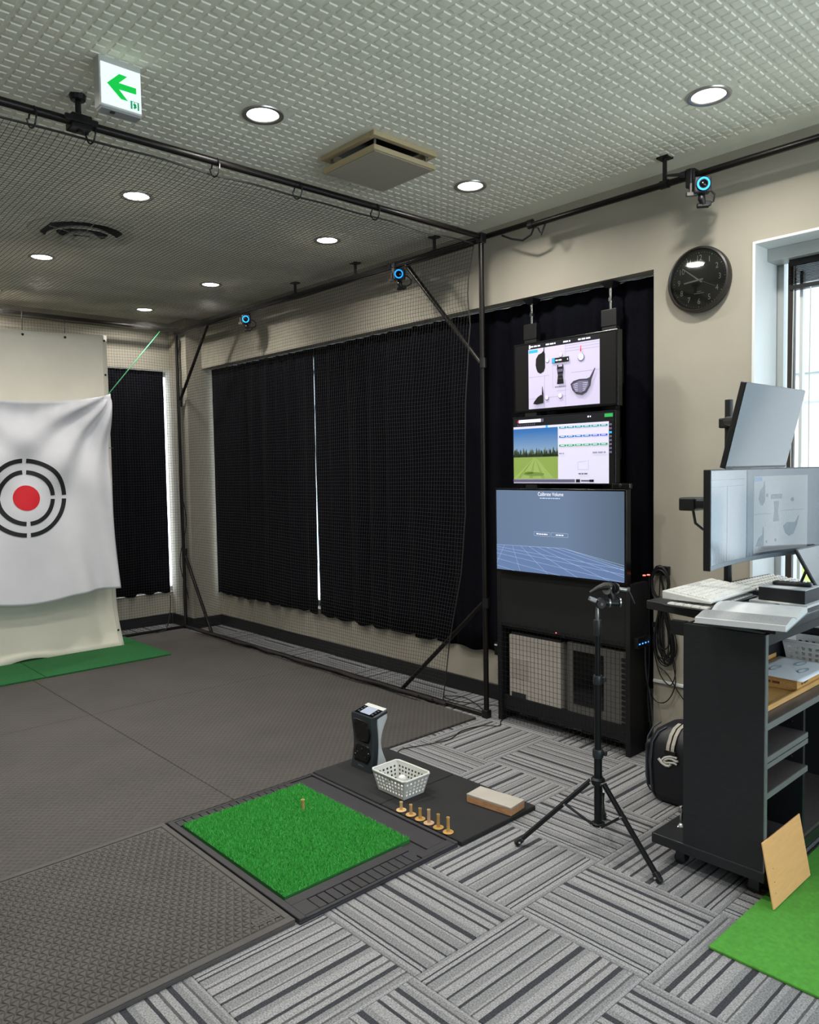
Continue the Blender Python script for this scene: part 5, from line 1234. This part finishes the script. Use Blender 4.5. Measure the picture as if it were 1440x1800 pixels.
# tablet on a stand
tb_ = root('tablet', (3.47, 1.2, DZ), 'tablet with a thick black case propped up on the desk', 'tablet')
tl = math.atan2(.10, .18); Rt = Matrix.Rotation(-tl, 3, 'X'); tcn = Vector((3.475, 1.225, DZ+.115))
MB().obox(tcn, (.25, .014, .20), Rt).build('case', BLK, tb_, bevel=.005)
MB().obox(tcn+Rt @ Vector((0, -.0075, 0)), (.232, .001, .182), Rt).build('glass', M('tablet_glass', '#14181c', .05, spec=.9), tb_)
st = MB(); st.cyl((3.40, 1.285, DZ), (3.40, 1.24, DZ+.12), .006, n=8); st.cyl((3.55, 1.285, DZ), (3.55, 1.24, DZ+.12), .006, n=8); st.box(3.36, 3.59, 1.16, 1.30, DZ, DZ+.008); st.build('stand', BLK, tb_)

# monitor pole with two screens
mp = root('monitor_pole', (3.47, 1.61, DZ), 'black desk pole with arms carrying two monitors', 'monitor pole')
MB().cyl((3.47, 1.61, DZ), (3.47, 1.61, 1.868), .0178, n=18).build('pole', BLK, mp, smooth=True)
MB().box(3.43, 3.51, 1.565, 1.655, DZ, DZ+.02).build('desk_clamp', BLK, mp, bevel=.003)
for z in (1.74, 1.40): MB().box(3.438, 3.502, 1.575, 1.645, z, z+.045).build('collar', BLK, mp, bevel=.006)
mb = MB(); mb.tube([(3.45, 1.60, 1.765), (3.22, 1.50, 1.76), (3.0, 1.30, 1.74)], .018, 8); mb.build('arm', BLK, mp, smooth=True)
mb = MB(); mb.tube([(3.45, 1.60, 1.42), (3.16, 1.60, 1.415), (3.05, 1.56, 1.415), (3.17, 1.42, 1.40)], .020, 8); mb.build('arm', BLK, mp, smooth=True)
MB().box(3.03, 3.12, 1.55, 1.62, 1.385, 1.44).build('arm_joint', BLK, mp, bevel=.006)
MB().tube([(3.08, 1.58, 1.385), (3.10, 1.58, 1.33), (3.15, 1.57, 1.30), (3.22, 1.55, 1.29)], .006, 8).build('arm_cable', BLK, mp, smooth=True)
SCRN = M('monitor_glass', '#1a2026', .10, spec=.9)
um = root('flat_monitor', (2.985, 1.24, 1.56), 'small upper monitor tilted down above the curved one, screen dark', 'monitor')
tl = math.atan2(.075, .302); Ru = Matrix.Rotation(tl, 3, 'X'); uc = Vector((2.987, 1.238, 1.712))
MB().obox(uc+Ru @ Vector((0, .011, 0)), (.535, .020, .312), Ru).build('housing', BLK, um, bevel=.003)
MB().obox(uc+Ru @ Vector((0, -.0002, .004)), (.531, .002, .302), Ru).build('screen', SCRN, um)
MB().obox(uc+Ru @ Vector((0, -.0002, -.1515)), (.531, .003, .008), Ru).build('chin', DKGREY, um)
MB().obox(uc+Ru @ Vector((0, .035, .03)), (.12, .035, .12), Ru).build('mount', BLK, um, bevel=.004)
# curved ultrawide
cm = root('curved_monitor', (3.17, 1.33, 1.18), 'wide curved monitor mirroring the golf club page on its screen', 'monitor')
LW = .90; oC = Vector((2.735, 1.335, 1.556)); uC = Vector((.988, -.075, 0)).normalized(); nC = Vector((uC.y, -uC.x, 0)); nC = -nC if nC.y > 0 else nC
bow = lambda a: -nC*(.060*(1-(2*a-1)**2))
HM = .372
def curve_sheet(off0, off1, z0, z1, a0=0., a1=1., n_=24):
    mb = MB(); vs = []
    for i in range(n_+1):
        a = a0+(a1-a0)*i/n_; q = oC+uC*LW*a+bow(a)
        for z, off in ((z0, off0), (z1, off0), (z1, off1), (z0, off1)): w_ = q-nC*off; vs.append((w_.x, w_.y, 1.556-z))
    fs = []
    for i in range(n_):
        for k in range(4): fs.append((i*4+k, i*4+(k+1) % 4, (i+1)*4+(k+1) % 4, (i+1)*4+k))
    fs += [(0, 3, 2, 1), tuple(n_*4+k for k in range(4))]
    return mb.add(vs, fs)
curve_sheet(.001, .030, -.002, HM+.002).build('housing', BLK, cm, bevel=.002, seg=1)
curve_sheet(-.0005, .0005, .002, HM-.016).build('screen', L_('ground', '#39434c', .3), cm)
curve_sheet(-.001, .0008, HM-.016, HM).build('chin', M('chin_grey', '#5d676e', .3), cm)
c = Canvas(oC+nC*.0006, uC, (0, 0, -1), LW, HM, .0003); c.n = nC; c.bend = bow
S1 = L_('pale', '#b4c6d4', .30); S2 = L_('mid', '#5f7180', .30); S3 = L_('ink', '#62717f', .35); S4 = L_('page', '#b2bcc2', .34)
c.rect(.005, .01, .40, .955, S1, 14); c.rect(.41, .01, .995, .955, S2, 18); c.up()
c.rect(.01, .10, .39, .105, S2, 10); c.rect(.01, .17, .39, .173, S2, 10); c.rect(.20, .17, .203, .95, S2)
c.rect(.47, .085, .90, .93, S4, 16); c.up()
c.rect(.475, .095, .545, .14, L_('blue', '#5b86b4', .5), 3); c.rect(.47, .50, .62, .504, S3, 5); c.rect(.70, .48, .88, .484, S3, 5)
c.poly([(.515, .33), (.53, .24), (.555, .20), (.562, .14), (.566, .14), (.57, .20), (.57, .36), (.55, .41), (.53, .40)], S3)
c.rect(.62, .29, .71, .345, S3, 3); c.poly([(.645, .37), (.685, .37), (.68, .48), (.688, .60), (.64, .60), (.65, .48)], S3)
c.poly([(.49, .86), (.515, .77), (.55, .735), (.553, .65), (.558, .65), (.562, .73), (.56, .86)], S3)
c.poly([(.72, .66), (.75, .62), (.81, .625), (.835, .55), (.84, .55), (.825, .66), (.80, .76), (.765, .78), (.735, .74)], S3)
c.ell(.588, .30, .01, .02, S3, 12); c.ell(.79, .36, .013, .026, S3, 12); c.ell(.585, .82, .008, .016, S3, 12); c.ell(.66, .81, .009, .018, S3, 12)
c.build('screen_image', cm)
mq = oC+uC*LW*.5+bow(.5)-nC*.05; MB().obox((mq.x, mq.y, 1.38), (.14, .04, .14), Matrix.Rotation(math.atan2(uC.y, uC.x), 3, 'Z')).build('mount', BLK, cm, bevel=.004)
